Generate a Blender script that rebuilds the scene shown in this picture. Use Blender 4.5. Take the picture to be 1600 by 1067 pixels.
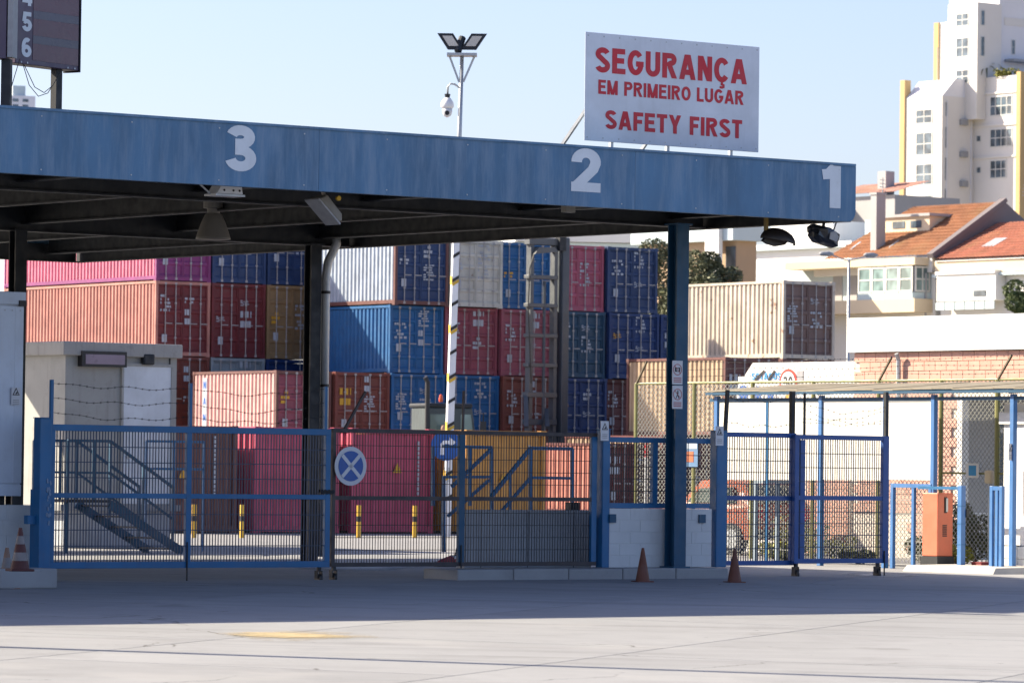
import bpy, math, random
from math import sin, cos, pi, tan, atan, sqrt
from mathutils import Vector, Matrix, Euler
RAD = math.radians
random.seed(11)
SC = bpy.context.scene
for _o in list(bpy.data.objects):
    bpy.data.objects.remove(_o)
COL = SC.collection

# ------------------------------------------------------------------ camera
F, CX, CY, EYE = 7000.0, 800.0, 533.5, 1.66      # focal length and centre in photo pixels, eye height
cam_d = bpy.data.cameras.new('camera')
cam = bpy.data.objects.new('camera', cam_d)
COL.objects.link(cam)
cam.location = (0, 0, EYE)
cam.rotation_euler = (pi / 2 + atan(197.1 / F), -0.012, 0)
cam_d.sensor_width = 36.0
cam_d.lens = 36.0 * F / 1600.0
cam_d.clip_start = 1.0
cam_d.clip_end = 9000.0
cam_d.dof.use_dof = True
cam_d.dof.focus_distance = 68.0
cam_d.dof.aperture_fstop = 5.0
SC.camera = cam

# ------------------------------------------------------------------ sky, sun, exposure
SUN_DIR = Vector((-0.966, 0.256, 0)).normalized() * cos(RAD(34)) + Vector((0, 0, sin(RAD(34))))
world = bpy.data.worlds.new('World')
SC.world = world
world.use_nodes = True
wn, wl = world.node_tree.nodes, world.node_tree.links
wn.clear()
sky = wn.new('ShaderNodeTexSky')
sky.sky_type = 'NISHITA'
sky.sun_disc = False
sky.sun_elevation = RAD(34)
sky.sun_rotation = math.atan2(SUN_DIR.x, SUN_DIR.y)
sky.altitude = 1500
sky.air_density = 1.0
sky.dust_density = 5.0
sky.ozone_density = 1.0
bg = wn.new('ShaderNodeBackground')
bg.inputs[1].default_value = 0.083
wo = wn.new('ShaderNodeOutputWorld')
tint = wn.new('ShaderNodeVectorMath')      # white balance of the whole sky
tint.operation = 'MULTIPLY'
tint.inputs[1].default_value = (1.0, 0.95, 1.06)
wl.new(sky.outputs[0], tint.inputs[0])
wl.new(tint.outputs[0], bg.inputs[0])
wl.new(bg.outputs[0], wo.inputs[0])
sun_d = bpy.data.lights.new('sun', 'SUN')
sun_d.energy = 5.0
sun_d.angle = RAD(0.53)
sun_d.color = (1.0, 0.875, 0.67)
sun = bpy.data.objects.new('sun', sun_d)
COL.objects.link(sun)
sun.rotation_euler = (-SUN_DIR).to_track_quat('-Z', 'Y').to_euler()
SC.view_settings.view_transform = 'Standard'
SC.view_settings.look = 'None'
SC.view_settings.gamma = 1.0
SC.view_settings.use_curve_mapping = False
SC.view_settings.exposure = 1.36
SC.cycles.max_bounces = 5
SC.cycles.diffuse_bounces = 2
SC.cycles.glossy_bounces = 2
SC.cycles.transparent_max_bounces = 16

# ------------------------------------------------------------------ frames of reference
TH = RAD(38)            # the gates, the canopy and the buildings: x runs right and away, y runs left and away
TC = RAD(35)            # the container yard
def W(u, v, z=0.0, t=TH):
    return Vector((u * cos(t) - v * sin(t), u * sin(t) + v * cos(t), z))
def UV(p, t=TH):
    return p[0] * cos(t) + p[1] * sin(t), -p[0] * sin(t) + p[1] * cos(t)
CAMR = Euler(cam.rotation_euler).to_matrix()
def ray(px, py):
    return CAMR @ Vector(((px - CX) / F, -(py - CY) / F, -1.0))
EYEP = Vector((0, 0, EYE))
def on_v(px, py, v, t=TH):          # where the line of sight meets the upright plane v -> (u, z)
    d = ray(px, py); n = Vector((-sin(t), cos(t), 0))
    p = EYEP + d * (v / d.dot(n))
    return UV(p, t)[0], p.z
def on_u(px, py, u, t=TH):
    d = ray(px, py); n = Vector((cos(t), sin(t), 0))
    p = EYEP + d * (u / d.dot(n))
    return UV(p, t)[1], p.z
def on_z(px, py, z=0.0):
    d = ray(px, py)
    return EYEP + d * ((z - EYE) / d.z)
def at(px, py, Y):
    d = ray(px, py)
    return EYEP + d * (Y / d.y)
def uu(px, v, py=730): return on_v(px, py, v)[0]
def zv(py, v, px): return on_v(px, py, v)[1]

def ground_z(x, y):
    v = UV((x, y))[1]
    return -max(0.0, 53.0 - v) * 0.013

# ------------------------------------------------------------------ objects
def tag(o, label=None, cat=None, group=None, kind=None):
    if label: o['label'] = label
    if cat: o['category'] = cat
    if group: o['group'] = group
    if kind: o['kind'] = kind
    return o
def thing(name, label, cat, loc, rz=TH, group=None):
    o = bpy.data.objects.new(name, None)
    COL.objects.link(o)
    o.location = loc
    o.rotation_euler = (0, 0, rz)
    o.empty_display_size = 0.2
    return tag(o, label, cat, group)
def link(name, mesh, parent=None, loc=None, rot=None, mat=None):
    o = bpy.data.objects.new(name, mesh)
    COL.objects.link(o)
    if parent: o.parent = parent
    if loc is not None: o.location = loc
    if rot is not None: o.rotation_euler = rot
    if mat is not None:
        if not mesh.materials: mesh.materials.append(None)
        o.material_slots[0].link = 'OBJECT'
        o.material_slots[0].material = mat
    return o
def copy_tree(o, parent=None):
    c = o.copy(); COL.objects.link(c); c.parent = parent
    for ch in list(o.children): copy_tree(ch, c)
    return c

class MB:
    def __init__(s): s.v = []; s.f = []
    def add(s, vs, fs):
        n = len(s.v); s.v += [tuple(p) for p in vs]; s.f += [tuple(i + n for i in f) for f in fs]; return s
    def box(s, x0, x1, y0, y1, z0, z1):
        return s.add([(x0,y0,z0),(x1,y0,z0),(x1,y1,z0),(x0,y1,z0),(x0,y0,z1),(x1,y0,z1),(x1,y1,z1),(x0,y1,z1)],
                     [(0,3,2,1),(4,5,6,7),(0,1,5,4),(1,2,6,5),(2,3,7,6),(3,0,4,7)])
    def bar(s, p, q, w, h=None, up=(0, 0, 1)):
        h = h or w; p = Vector(p); q = Vector(q); d = (q - p).normalized(); up = Vector(up)
        if abs(d.dot(up)) > .95: up = Vector((0, 1, 0))
        a = d.cross(up).normalized() * w / 2; b = a.cross(d).normalized() * h / 2
        vs = [e + k for e in (p, q) for k in (-a - b, a - b, a + b, -a + b)]
        return s.add(vs, [(0,3,2,1),(4,5,6,7),(0,1,5,4),(1,2,6,5),(2,3,7,6),(3,0,4,7)])
    def tube(s, pts, r, n=8, cap=True):
        pts = [Vector(p) for p in pts]; rs = r if isinstance(r, (list, tuple)) else [r] * len(pts)
        N = len(s.v); up = Vector((0.13, 0.21, 1)).normalized()
        for i, p in enumerate(pts):
            d = (pts[min(i+1, len(pts)-1)] - pts[max(i-1, 0)]).normalized()
            if abs(d.dot(up)) > .97: up = Vector((0, 1, 0.1)).normalized()
            a = d.cross(up).normalized(); b = a.cross(d)
            for k in range(n):
                t = 2 * pi * k / n; s.v.append(tuple(p + (a * cos(t) + b * sin(t)) * rs[i]))
        for i in range(len(pts) - 1):
            for k in range(n):
                a0 = N + i*n + k; a1 = N + i*n + (k+1) % n
                s.f.append((a0, a1, a1 + n, a0 + n))
        if cap:
            s.f.append(tuple(N + k for k in reversed(range(n)))); s.f.append(tuple(N + (len(pts)-1)*n + k for k in range(n)))
        return s
    def lathe(s, prof, c=(0, 0, 0), n=20, axis='z'):
        N = len(s.v)
        for r, h in prof:
            for k in range(n):
                t = 2*pi*k/n; x, y = r*cos(t), r*sin(t)
                s.v.append((c[0]+x, c[1]+y, c[2]+h) if axis == 'z' else (c[0]+x, c[1]+h, c[2]+y) if axis == 'y' else (c[0]+h, c[1]+x, c[2]+y))
        for i in range(len(prof)-1):
            for k in range(n):
                s.f.append((N+i*n+k, N+i*n+(k+1)%n, N+(i+1)*n+(k+1)%n, N+(i+1)*n+k))
        s.f.append(tuple(N+k for k in reversed(range(n)))); s.f.append(tuple(N+(len(prof)-1)*n+k for k in range(n)))
        return s
    def prism(s, poly, y0, y1, plane='xz'):      # polygon given in a plane, pushed through its thickness
        n = len(poly)
        P = lambda a, b, y: (a, y, b) if plane == 'xz' else (y, a, b) if plane == 'yz' else (a, b, y)
        return s.add([P(a, b, y0) for a, b in poly] + [P(a, b, y1) for a, b in poly],
                     [tuple(range(n)), tuple(reversed(range(n, 2*n)))] + [((i+1) % n, i, n+i, n+(i+1) % n) for i in range(n)])
    def disc(s, cx, cz, r, y0, y1, n=32):
        return s.prism([(cx + r*cos(2*pi*k/n), cz + r*sin(2*pi*k/n)) for k in range(n)], y0, y1)
    def ring(s, cx, cz, r0, r1, y0, y1, n=40):
        N = len(s.v)
        for k in range(n):
            t = 2*pi*k/n
            for r in (r0, r1):
                for y in (y0, y1): s.v.append((cx + r*cos(t), y, cz + r*sin(t)))
        for k in range(n):
            a, b = N + 4*k, N + 4*((k+1) % n)
            s.f += [(a, a+2, b+2, b), (a+1, b+1, b+3, a+3), (a+2, a+3, b+3, b+2), (a, b, b+1, a+1)]
        return s
    def quad(s, *p): return s.add(p, [tuple(range(len(p)))])
    def mesh(s, name, fix=True):
        m = bpy.data.meshes.new(name); m.from_pydata(s.v, [], s.f); m.update()
        if fix:
            import bmesh
            b = bmesh.new(); b.from_mesh(m); bmesh.ops.recalc_face_normals(b, faces=b.faces); b.to_mesh(m); b.free()
        return m
    def build(s, name, mat, parent=None, smooth=False, bevel=0.0, loc=None, rot=None, fix=True):
        m = s.mesh(name, fix); m.materials.append(mat)
        if smooth:
            for p in m.polygons: p.use_smooth = True
        o = link(name, m, parent, loc, rot)
        if bevel:
            b = o.modifiers.new('bevel', 'BEVEL'); b.width = bevel; b.segments = 2; b.limit_method = 'ANGLE'
        return o


# a plain heavy grotesque drawn as broad strokes: each glyph is (advance width, list of strokes) on a unit cap height
def _arc(cx, cz, rx, rz, a0, a1, n=12):
    return [(cx + rx*cos(RAD(a0 + (a1-a0)*i/n)), cz + rz*sin(RAD(a0 + (a1-a0)*i/n))) for i in range(n+1)]
def glyphs(t):
    h = t/2; k = {}
    S = lambda w: _arc(w/2, .735, w/2-h*1.08, .265-h, 18, 242, 18) + _arc(w/2, .28, w/2-h, .28-h, 62, -164, 20)
    k['S'] = (.64, [S(.64)])
    k['E'] = (.58, [[(h, 0), (h, 1)], [(t, 1-h), (.56, 1-h)], [(t, .52), (.52, .52)], [(t, h), (.58, h)]])
    k['F'] = (.54, [[(h, 0), (h, 1)], [(t, 1-h), (.54, 1-h)], [(t, .50), (.48, .50)]])
    k['L'] = (.52, [[(h, 0), (h, 1)], [(t, h), (.52, h)]])
    k['T'] = (.58, [[(0, 1-h), (.58, 1-h)], [(.29, 0), (.29, 1-t)]])
    k['I'] = (t, [[(h, 0), (h, 1)]])
    k['U'] = (.64, [[(h, 1), (h, .36)] + _arc(.32, .34, .32-h, .34-h, 180, 360, 14) + [(.64-h, 1)]])
    k['O'] = (.70, [_arc(.35, .5, .35-h, .5-h, 90, 450, 28)])
    k['C'] = (.66, [_arc(.35, .5, .35-h, .5-h, 38, 322, 22)])
    k['Ç'] = (.66, [_arc(.35, .5, .35-h, .5-h, 38, 322, 22), [(.36, -.0), (.35, -.08), (.43, -.11), (.43, -.18), (.36, -.21), (.26, -.19)]])
    k['G'] = (.70, [_arc(.35, .5, .35-h, .5-h, 40, 330, 22) + [(.70-h, .46)], [(.37, .40+h*.5), (.70, .40+h*.5)]])
    k['R'] = (.66, [[(h, 0), (h, 1)], [(t, 1-h), (.38, 1-h)] + _arc(.38, .745, .25-h+.0, .255-h, 90, -90, 10) + [(t, .49+h*.0)], [(.34, .46), (.66-h*1.1, 0)]])
    k['P'] = (.62, [[(h, 0), (h, 1)], [(t, 1-h), (.36, 1-h)] + _arc(.36, .71, .26-h, .29-h, 90, -90, 10) + [(t, .42+h)]])
    k['A'] = (.74, [[(h*1.06, 0), (.35, 1)], [(.74-h*1.06, 0), (.39, 1)], [(.17, .29), (.57, .29)]])
    k['N'] = (.64, [[(h, 0), (h, 1)], [(.64-h, 0), (.64-h, 1)], [(h*1.15, 1), (.64-h*1.15, 0)]])
    k['M'] = (.78, [[(h, 0), (h, 1)], [(.78-h, 0), (.78-h, 1)], [(h*1.1, 1), (.375, 0)], [(.78-h*1.1, 1), (.405, 0)]])
    k['Y'] = (.70, [[(h*1.15, 1), (.35, .42)], [(.70-h*1.15, 1), (.35, .42)], [(.35, 0), (.35, .48)]])
    k['1'] = (.42, [[(.42-h, 0), (.42-h, 1)], [(.02, .78), (.16, .80), (.30, .97)]])
    k['2'] = (.60, [_arc(.30, .69, .30-h, .31-h, 185, -10, 14) + [(.55-h, .52), (.16, .19), (h*.8, h*1.0)], [(0, h), (.60, h)]])
    k['3'] = (.62, [_arc(.305, .745, .285-h, .255-h, 165, -90, 16) + [(.20, .49+h)], [(.20, .57-h)] + _arc(.31, .285, .31-h, .285-h, 90, -168, 18)])
    k['4'] = (.64, [[(.47, 0), (.47, 1)], [(.44, .95), (h*.6, .30)], [(0, .26), (.64, .26)]])
    k['5'] = (.60, [[(.56, 1-h), (.17, 1-h)], [(.19, 1), (.12, .50)], [(.12, .52)] + _arc(.30, .32, .30-h, .32-h, 125, -165, 16)])
    k['6'] = (.62, [_arc(.31, .32, .31-h, .32-h, 0, 360, 22), _arc(.33, .52, .33-h, .48-h, 55, 190, 12) + [(h, .34)]])
    k['0'] = (.62, [_arc(.31, .5, .31-h, .5-h, 90, 450, 26)])
    k[' '] = (.30, [])
    return k
def ribbon(m, pts, t, x0=0.0, y=0.0):
    P = [Vector((a, b)) for a, b in pts]
    P = [p for i, p in enumerate(P) if i == 0 or (p - P[i-1]).length > 1e-5]
    closed = len(P) > 3 and (P[0] - P[-1]).length < 1e-4
    if closed: P = P[:-1]
    n = len(P)
    if n < 2: return
    b = len(m.v)
    for i, p in enumerate(P):
        a, c = (P[i-1] if (i or closed) else None), (P[(i+1) % n] if (i < n-1 or closed) else None)
        d1 = (p - a).normalized() if a is not None else (c - p).normalized()
        d2 = (c - p).normalized() if c is not None else d1
        n1 = Vector((-d1.y, d1.x)); n2 = Vector((-d2.y, d2.x)); nn = (n1 + n2)
        nn = nn.normalized() if nn.length > 1e-6 else n1
        k = t/2 / max(.45, nn.dot(n1))
        if (a is None or c is None) and (abs(p.y) < .002 or abs(p.y - 1) < .002) and abs(d1.y) > .3:
            nn = Vector((-1 if d1.y > 0 else 1, 0)); k = t/2 / abs(d1.y)      # terminals cut level with the line
        for s in (1, -1): q = p + nn*k*s; m.v.append((x0 + q.x, y, q.y))
    for i in range(n if closed else n-1):
        j = (i+1) % n; m.f.append((b+2*i+1, b+2*j+1, b+2*j, b+2*i))
def text_mesh(txt, w, h, t=.21, gap=.09):
    """flat lettering standing in the xz plane, cap height h, fitted to width w, baseline left at the origin"""
    k = glyphs(t); m = MB(); x = 0.0
    for q, ch in enumerate(txt):
        adv, st = k[ch]
        for i, s in enumerate(st): ribbon(m, s, t if ch != 'Ç' or i == 0 else t*.45, x, -.0002*i)
        x += adv + gap
    x -= gap
    m.v = [(a/x*w, b, c*h) for a, b, c in m.v]
    return m.mesh('lettering', False)
def text(txt, x, y, z, w, h, mat, parent, bold=.21, name='lettering', rot=None, kind='stuff'):
    ms = text_mesh(txt, w, h, bold); ms.materials.append(mat)
    o = link(name, ms, parent, (x, y, z), rot)
    if kind: o['kind'] = kind
    return o

# ------------------------------------------------------------------ materials
MATS = {}
def nmat(name):
    m = bpy.data.materials.new(name); m.use_nodes = True; m.node_tree.nodes.clear()
    nt = m.node_tree
    out = nt.nodes.new('ShaderNodeOutputMaterial'); b = nt.nodes.new('ShaderNodeBsdfPrincipled')
    nt.links.new(b.outputs[0], out.inputs[0])
    MATS[name] = m
    return m, nt, b
def N(nt, kind, **kw):
    n = nt.nodes.new(kind)
    for k, v in kw.items():
        if k in n.inputs.keys() if hasattr(n.inputs, 'keys') else False: n.inputs[k].default_value = v
        else: setattr(n, k, v)
    return n
def coords(nt, scale=(1, 1, 1), jitter=True):
    tc = nt.nodes.new('ShaderNodeTexCoord'); mp = nt.nodes.new('ShaderNodeMapping')
    mp.inputs['Scale'].default_value = scale
    nt.links.new(tc.outputs['Object'], mp.inputs['Vector'])
    if jitter:
        oi = nt.nodes.new('ShaderNodeObjectInfo'); mu = nt.nodes.new('ShaderNodeMath'); mu.operation = 'MULTIPLY'; mu.inputs[1].default_value = 37.0
        nt.links.new(oi.outputs['Random'], mu.inputs[0]); nt.links.new(mu.outputs[0], mp.inputs['Location'])
    return mp.outputs[0]
def noise(nt, vec, scale, detail=4.0, rough=0.6):
    n = nt.nodes.new('ShaderNodeTexNoise'); n.inputs['Scale'].default_value = scale; n.inputs['Detail'].default_value = detail; n.inputs['Roughness'].default_value = rough
    nt.links.new(vec, n.inputs['Vector']); return n.outputs[0]
def ramp(nt, fac, a, b, ca=(0, 0, 0, 1), cb=(1, 1, 1, 1)):
    r = nt.nodes.new('ShaderNodeValToRGB'); r.color_ramp.elements[0].position = a; r.color_ramp.elements[1].position = b
    r.color_ramp.elements[0].color = ca; r.color_ramp.elements[1].color = cb
    nt.links.new(fac, r.inputs[0]); return r.outputs[0]
def mix(nt, fac, a, b):
    m = nt.nodes.new('ShaderNodeMix'); m.data_type = 'RGBA'
    for sock, val in ((m.inputs[0], fac), (m.inputs[6], a), (m.inputs[7], b)):
        if hasattr(val, 'is_linked') or hasattr(val, 'links'): nt.links.new(val, sock)
        elif isinstance(val, (int, float)): sock.default_value = val
        else: sock.default_value = tuple(val)[:3] + (1,)
    return m.outputs[2]
def bump(nt, b, h, strength=0.3, dist=0.01):
    n = nt.nodes.new('ShaderNodeBump'); n.inputs['Strength'].default_value = strength; n.inputs['Distance'].default_value = dist
    nt.links.new(h, n.inputs['Height']); nt.links.new(n.outputs[0], b.inputs['Normal'])
def sc(c, k): return tuple(min(1, x * k) for x in c[:3])

def paint(name, c, rough=0.5, dirt=0.25, dirtc=(0.10, 0.085, 0.07), rust=0.0, streak=True, vary=0.12, metal=0.0, scale=3.0, wavy=0.0):
    """painted metal: uneven fading, dirt streaks that run down, rust spots"""
    if name in MATS: return MATS[name]
    m, nt, b = nmat(name)
    v1 = coords(nt, (1, 1, 1)); v2 = coords(nt, (5, 5, 0.5))
    base = mix(nt, ramp(nt, noise(nt, v1, scale * .5), .3, .75), sc(c, 1 - vary), sc(c, 1 + vary))
    if streak:
        base = mix(nt, ramp(nt, noise(nt, v2, 1.6, 3, .65), .52, .86, (0,0,0,1), (dirt,)*3 + (1,)), base, dirtc)
    base = mix(nt, ramp(nt, noise(nt, v1, scale * 2.2, 4, .7), .55, .9, (0,0,0,1), (dirt,)*3 + (1,)), base, dirtc)
    if rust > 0:
        base = mix(nt, ramp(nt, noise(nt, v1, 2.3, 5, .72), .72 - .2*rust, .76 - .17*rust, (0,0,0,1), (.85,)*3 + (1,)), base, (0.17, 0.065, 0.025))
    if wavy:
        base = mix(nt, ramp(nt, noise(nt, coords(nt, (7, 7, .35)), 1.2, 3, .7), .66 - .1*rust, .78, (0,0,0,1), (.25 + rust,)*3 + (1,)), base, (0.15, 0.06, 0.028))
        bump(nt, b, noise(nt, v1, 1.1, 1, .5), wavy, .06)
    nt.links.new(base, b.inputs['Base Color'])
    rr = ramp(nt, noise(nt, v1, 6.0, 1), .3, .8, (rough*.85,)*3 + (1,), (min(1, rough*1.3),)*3 + (1,))
    nt.links.new(rr, b.inputs['Roughness']); b.inputs['Metallic'].default_value = metal
    return m
def plain(name, c, rough=0.7, metal=0.0, spec=0.5):
    if name in MATS: return MATS[name]
    m, nt, b = nmat(name)
    v = coords(nt)
    nt.links.new(mix(nt, ramp(nt, noise(nt, v, 9.0, 5), .35, .7), sc(c, .88), sc(c, 1.1)), b.inputs['Base Color'])
    b.inputs['Roughness'].default_value = rough; b.inputs['Metallic'].default_value = metal
    b.inputs['Specular IOR Level'].default_value = spec
    return m
def glass(name, c=(0.05, 0.07, 0.09), rough=0.08):
    if name in MATS: return MATS[name]
    m, nt, b = nmat(name)
    v = coords(nt)
    nt.links.new(mix(nt, ramp(nt, noise(nt, v, .9, 2), .4, .62), c, sc(c, 2.3)), b.inputs['Base Color'])
    b.inputs['Roughness'].default_value = rough; b.inputs['Specular IOR Level'].default_value = .6
    return m
def clear_glass(name, c=(0.75, 0.85, 0.85)):
    if name in MATS: return MATS[name]
    m, nt, b = nmat(name)
    b.inputs['Base Color'].default_value = c + (1,); b.inputs['Transmission Weight'].default_value = .0
    b.inputs['Roughness'].default_value = .05; b.inputs['Alpha'].default_value = .35
    return m
def stucco(name, c, rough=0.9, dirt=0.15, scale=1.0):
    if name in MATS: return MATS[name]
    m, nt, b = nmat(name)
    v = coords(nt); v2 = coords(nt, (2.5, 2.5, .35))
    base = mix(nt, ramp(nt, noise(nt, v, .8*scale, 5), .3, .75), sc(c, .93), sc(c, 1.05))
    base = mix(nt, ramp(nt, noise(nt, v2, 1.3*scale, 6, .7), .55, .9, (0,0,0,1), (dirt,)*3+(1,)), base, (0.22, 0.19, 0.16))
    nt.links.new(base, b.inputs['Base Color']); b.inputs['Roughness'].default_value = rough
    bump(nt, b, noise(nt, v, 40*scale, 4), .25, .01)
    return m
def concrete(name, c, crack=0.0, big=0.25, blotch=(0.09, 0.09, 0.094), jitter=True):
    if name in MATS: return MATS[name]
    m, nt, b = nmat(name)
    v = coords(nt, jitter=jitter)
    base = mix(nt, ramp(nt, noise(nt, v, big, 6, .62), .3, .72), sc(c, .86), sc(c, 1.08))
    base = mix(nt, ramp(nt, noise(nt, v, 1.1, 7, .7), .5, .82, (0,0,0,1), (.35,)*3+(1,)), base, blotch)
    base = mix(nt, ramp(nt, noise(nt, v, 14, 6, .75), .6, .78, (0,0,0,1), (.32,)*3+(1,)), base, sc(blotch, .6))
    if crack:
        w0 = coords(nt, jitter=False)
        tm = nt.nodes.new('ShaderNodeMapping'); tm.inputs['Rotation'].default_value = (0, 0, -RAD(64)); tm.inputs['Scale'].default_value = (.07, 1.5, 1); nt.links.new(w0, tm.inputs['Vector'])
        base = mix(nt, ramp(nt, noise(nt, tm.outputs[0], 1.0, 5, .7), .54, .74, (0,0,0,1), (.42,)*3+(1,)), base, (0.085, 0.085, 0.09))
        base = mix(nt, ramp(nt, noise(nt, w0, .55, 4, .6), .66, .74, (0,0,0,1), (.45,)*3+(1,)), base, (0.07, 0.068, 0.065))
        base = mix(nt, ramp(nt, noise(nt, w0, 2.6, 3, .5), .74, .78, (0,0,0,1), (.7,)*3+(1,)), base, (0.04, 0.04, 0.04))
        base = mix(nt, ramp(nt, noise(nt, w0, .33, 5, .6), .58, .66, (0,0,0,1), (.35,)*3+(1,)), base, (0.33, 0.33, 0.33))
        vo = nt.nodes.new('ShaderNodeTexVoronoi'); vo.feature = 'DISTANCE_TO_EDGE'; vo.inputs['Scale'].default_value = .16
        dv = nt.nodes.new('ShaderNodeVectorMath'); dv.operation = 'ADD'
        nn = nt.nodes.new('ShaderNodeTexNoise'); nn.inputs['Scale'].default_value = .9; nn.inputs['Detail'].default_value = 6
        nt.links.new(v, nn.inputs['Vector'])
        nt.links.new(v, dv.inputs[0]); nt.links.new(nn.outputs[1], dv.inputs[1]); nt.links.new(dv.outputs[0], vo.inputs['Vector'])
        ck = ramp(nt, vo.outputs[0], .0008, .0030, (1,1,1,1), (0,0,0,1))
        gate = ramp(nt, noise(nt, v, .23, 3), .5, .56)
        mm = nt.nodes.new('ShaderNodeMath'); mm.operation = 'MULTIPLY'
        nt.links.new(ck, mm.inputs[0]); nt.links.new(gate, mm.inputs[1])
        base = mix(nt, mm.outputs[0], base, (0.05, 0.045, 0.04))
    nt.links.new(base, b.inputs['Base Color']); b.inputs['Roughness'].default_value = .88
    bump(nt, b, noise(nt, v, 30, 6, .7), .35, .006)
    return m
def leafmat(name, c):
    if name in MATS: return MATS[name]
    m, nt, b = nmat(name)
    v = coords(nt)
    nt.links.new(mix(nt, ramp(nt, noise(nt, v, 1.7, 3), .35, .68), sc(c, .6), sc(c, 1.5)), b.inputs['Base Color'])
    b.inputs['Roughness'].default_value = .65
    return m
def pantile(name, c):
    if name in MATS: return MATS[name]
    m, nt, b = nmat(name)
    v = coords(nt)
    base = mix(nt, ramp(nt, noise(nt, v, 1.2, 7, .75), .35, .7), sc(c, .62), sc(c, 1.15))
    br = nt.nodes.new('ShaderNodeTexWave'); br.wave_type = 'BANDS'; br.bands_direction = 'X'; br.inputs['Scale'].default_value = 1.05; br.inputs['Distortion'].default_value = .4
    nt.links.new(v, br.inputs['Vector'])
    base = mix(nt, ramp(nt, br.outputs[1], .0, .16, (.45,)*3+(1,), (0,0,0,1)), base, sc(c, .4))
    base = mix(nt, ramp(nt, noise(nt, v, .5, 5), .5, .75, (0,0,0,1), (.5,)*3+(1,)), base, (0.30, 0.20, 0.09))
    nt.links.new(base, b.inputs['Base Color']); b.inputs['Roughness'].default_value = .85
    return m

def streaked(name, c):
    m, nt, b = nmat(name)
    v0 = coords(nt, (1, 1, 1)); v1 = coords(nt, (1.1, 1.1, .45)); v2 = coords(nt, (4.5, 4.5, .55))
    base = mix(nt, ramp(nt, noise(nt, v1, 1.0, 4, .6), .32, .68), sc(c, .78), sc(c, 1.22))
    base = mix(nt, ramp(nt, noise(nt, v2, 1.0, 5, .72), .45, .68, (0,0,0,1), (.6,)*3+(1,)), base, (0.20, 0.29, 0.40))
    base = mix(nt, ramp(nt, noise(nt, v2, .63, 5, .7), .55, .85, (0,0,0,1), (.5,)*3+(1,)), base, sc(c, .45))
    base = mix(nt, ramp(nt, noise(nt, v0, 9, 8, .8), .56, .75, (0,0,0,1), (.28,)*3+(1,)), base, (0.2, 0.3, 0.4))
    nt.links.new(base, b.inputs['Base Color']); b.inputs['Roughness'].default_value = .55
    bump(nt, b, noise(nt, v0, 25, 5), .15, .004)
    return m
BLUE = paint('gate blue paint', (0.010, 0.125, 0.30), .45, .28, (0.05, 0.05, 0.06), .1)
BLUE2 = paint('violet blue paint', (0.016, 0.082, 0.29), .45, .2, (0.06, 0.06, 0.07), .05)
BLUEL = paint('shelter blue paint', (0.05, 0.17, 0.42), .45, .25, (0.2, 0.2, 0.2), .05)
FASCIA = streaked('canopy blue cladding', (0.063, 0.163, 0.292))
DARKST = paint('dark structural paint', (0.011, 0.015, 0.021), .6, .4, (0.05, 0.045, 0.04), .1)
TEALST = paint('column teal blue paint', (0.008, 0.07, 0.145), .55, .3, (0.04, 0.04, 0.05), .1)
BROWNG = paint('weathered brown gate paint', (0.05, 0.042, 0.045), .6, .5, (0.09, 0.06, 0.045), .3)
WIREB = plain('gate wire dark blue', (0.015, 0.04, 0.09), .5)
WIREK = plain('gate wire dark', (0.02, 0.02, 0.024), .6)
WHITE = stucco('white painted render', (0.78, 0.77, 0.74))
WPAINT = paint('white paint', (0.72, 0.74, 0.78), .5, .12)
HUTW = paint('hut blue white panel', (0.55, 0.62, 0.72), .45, .2, (0.3, 0.3, 0.32))
BOOTH = paint('booth dirty cream panel', (0.36, 0.36, 0.34), .6, .45, (0.16, 0.14, 0.12), .0)
NUMW = paint('number white vinyl', (0.62, 0.68, 0.74), .5, .12)
RED = paint('sign red vinyl', (0.50, 0.012, 0.03), .5, .05, streak=False)
BLACK = plain('black plastic', (0.012, 0.012, 0.014), .5)
GALV = paint('galvanised steel', (0.42, 0.45, 0.48), .45, .2, (0.2, 0.2, 0.2), 0, True, .1, .6)
GREYP = plain('grey plastic', (0.30, 0.31, 0.33), .5)
CONC = concrete('apron concrete', (0.262, 0.268, 0.280), 1.0)
CONCB = concrete('kerb concrete', (0.31, 0.315, 0.32), 0.0, 1.2, (0.10, 0.10, 0.10))
CONCW = concrete('grey wall concrete', (0.42, 0.44, 0.47), 0.0, 1.0, (0.08, 0.08, 0.085))
BLOCKW = stucco('white painted block', (0.60, 0.62, 0.63), .85, .4, 2.0)
GLASS = glass('window glass')
BOARDW = paint('board bluish white', (0.60, 0.65, 0.73), .45, .12)
PLATE = paint('sign plate white', (0.60, 0.62, 0.66), .45, .12)
SIGNBLUE = paint('sign blue', (0.012, 0.09, 0.36), .4, .1)
YELLOW = paint('hazard yellow', (0.62, 0.38, 0.03), .5, .3)
OLIVE = paint('olive fence paint', (0.22, 0.22, 0.085), .5, .3)
GALVW = plain('fence wire grey', (0.30, 0.31, 0.29), .5, .4)
RUSTY = paint('rusty steel', (0.16, 0.075, 0.04), .8, .4)
DIRT = concrete('yard ground', (0.26, 0.26, 0.265), 0.0, .12, (0.15, 0.14, 0.13), False)

# ================================================================== the setting
def sheet(name, mat, us, vs, dz, parent=None):
    m = MB(); n = len(us)
    for v in vs:
        for u in us:
            p = W(u, v); m.v.append((p.x, p.y, -max(0, 53 - v) * .013 + dz))
    for j in range(len(vs) - 1):
        for i in range(n - 1):
            a = j*n + i; m.f.append((a, a+1, a+1+n, a+n))
    return m.build(name, mat, parent, fix=False)
ground = tag(sheet('ground', DIRT, [-2500, -60, 0, 60, 120, 2500], [-2500, -20, 0, 30, 53, 90, 200, 3500], -0.014), kind='structure')

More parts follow.
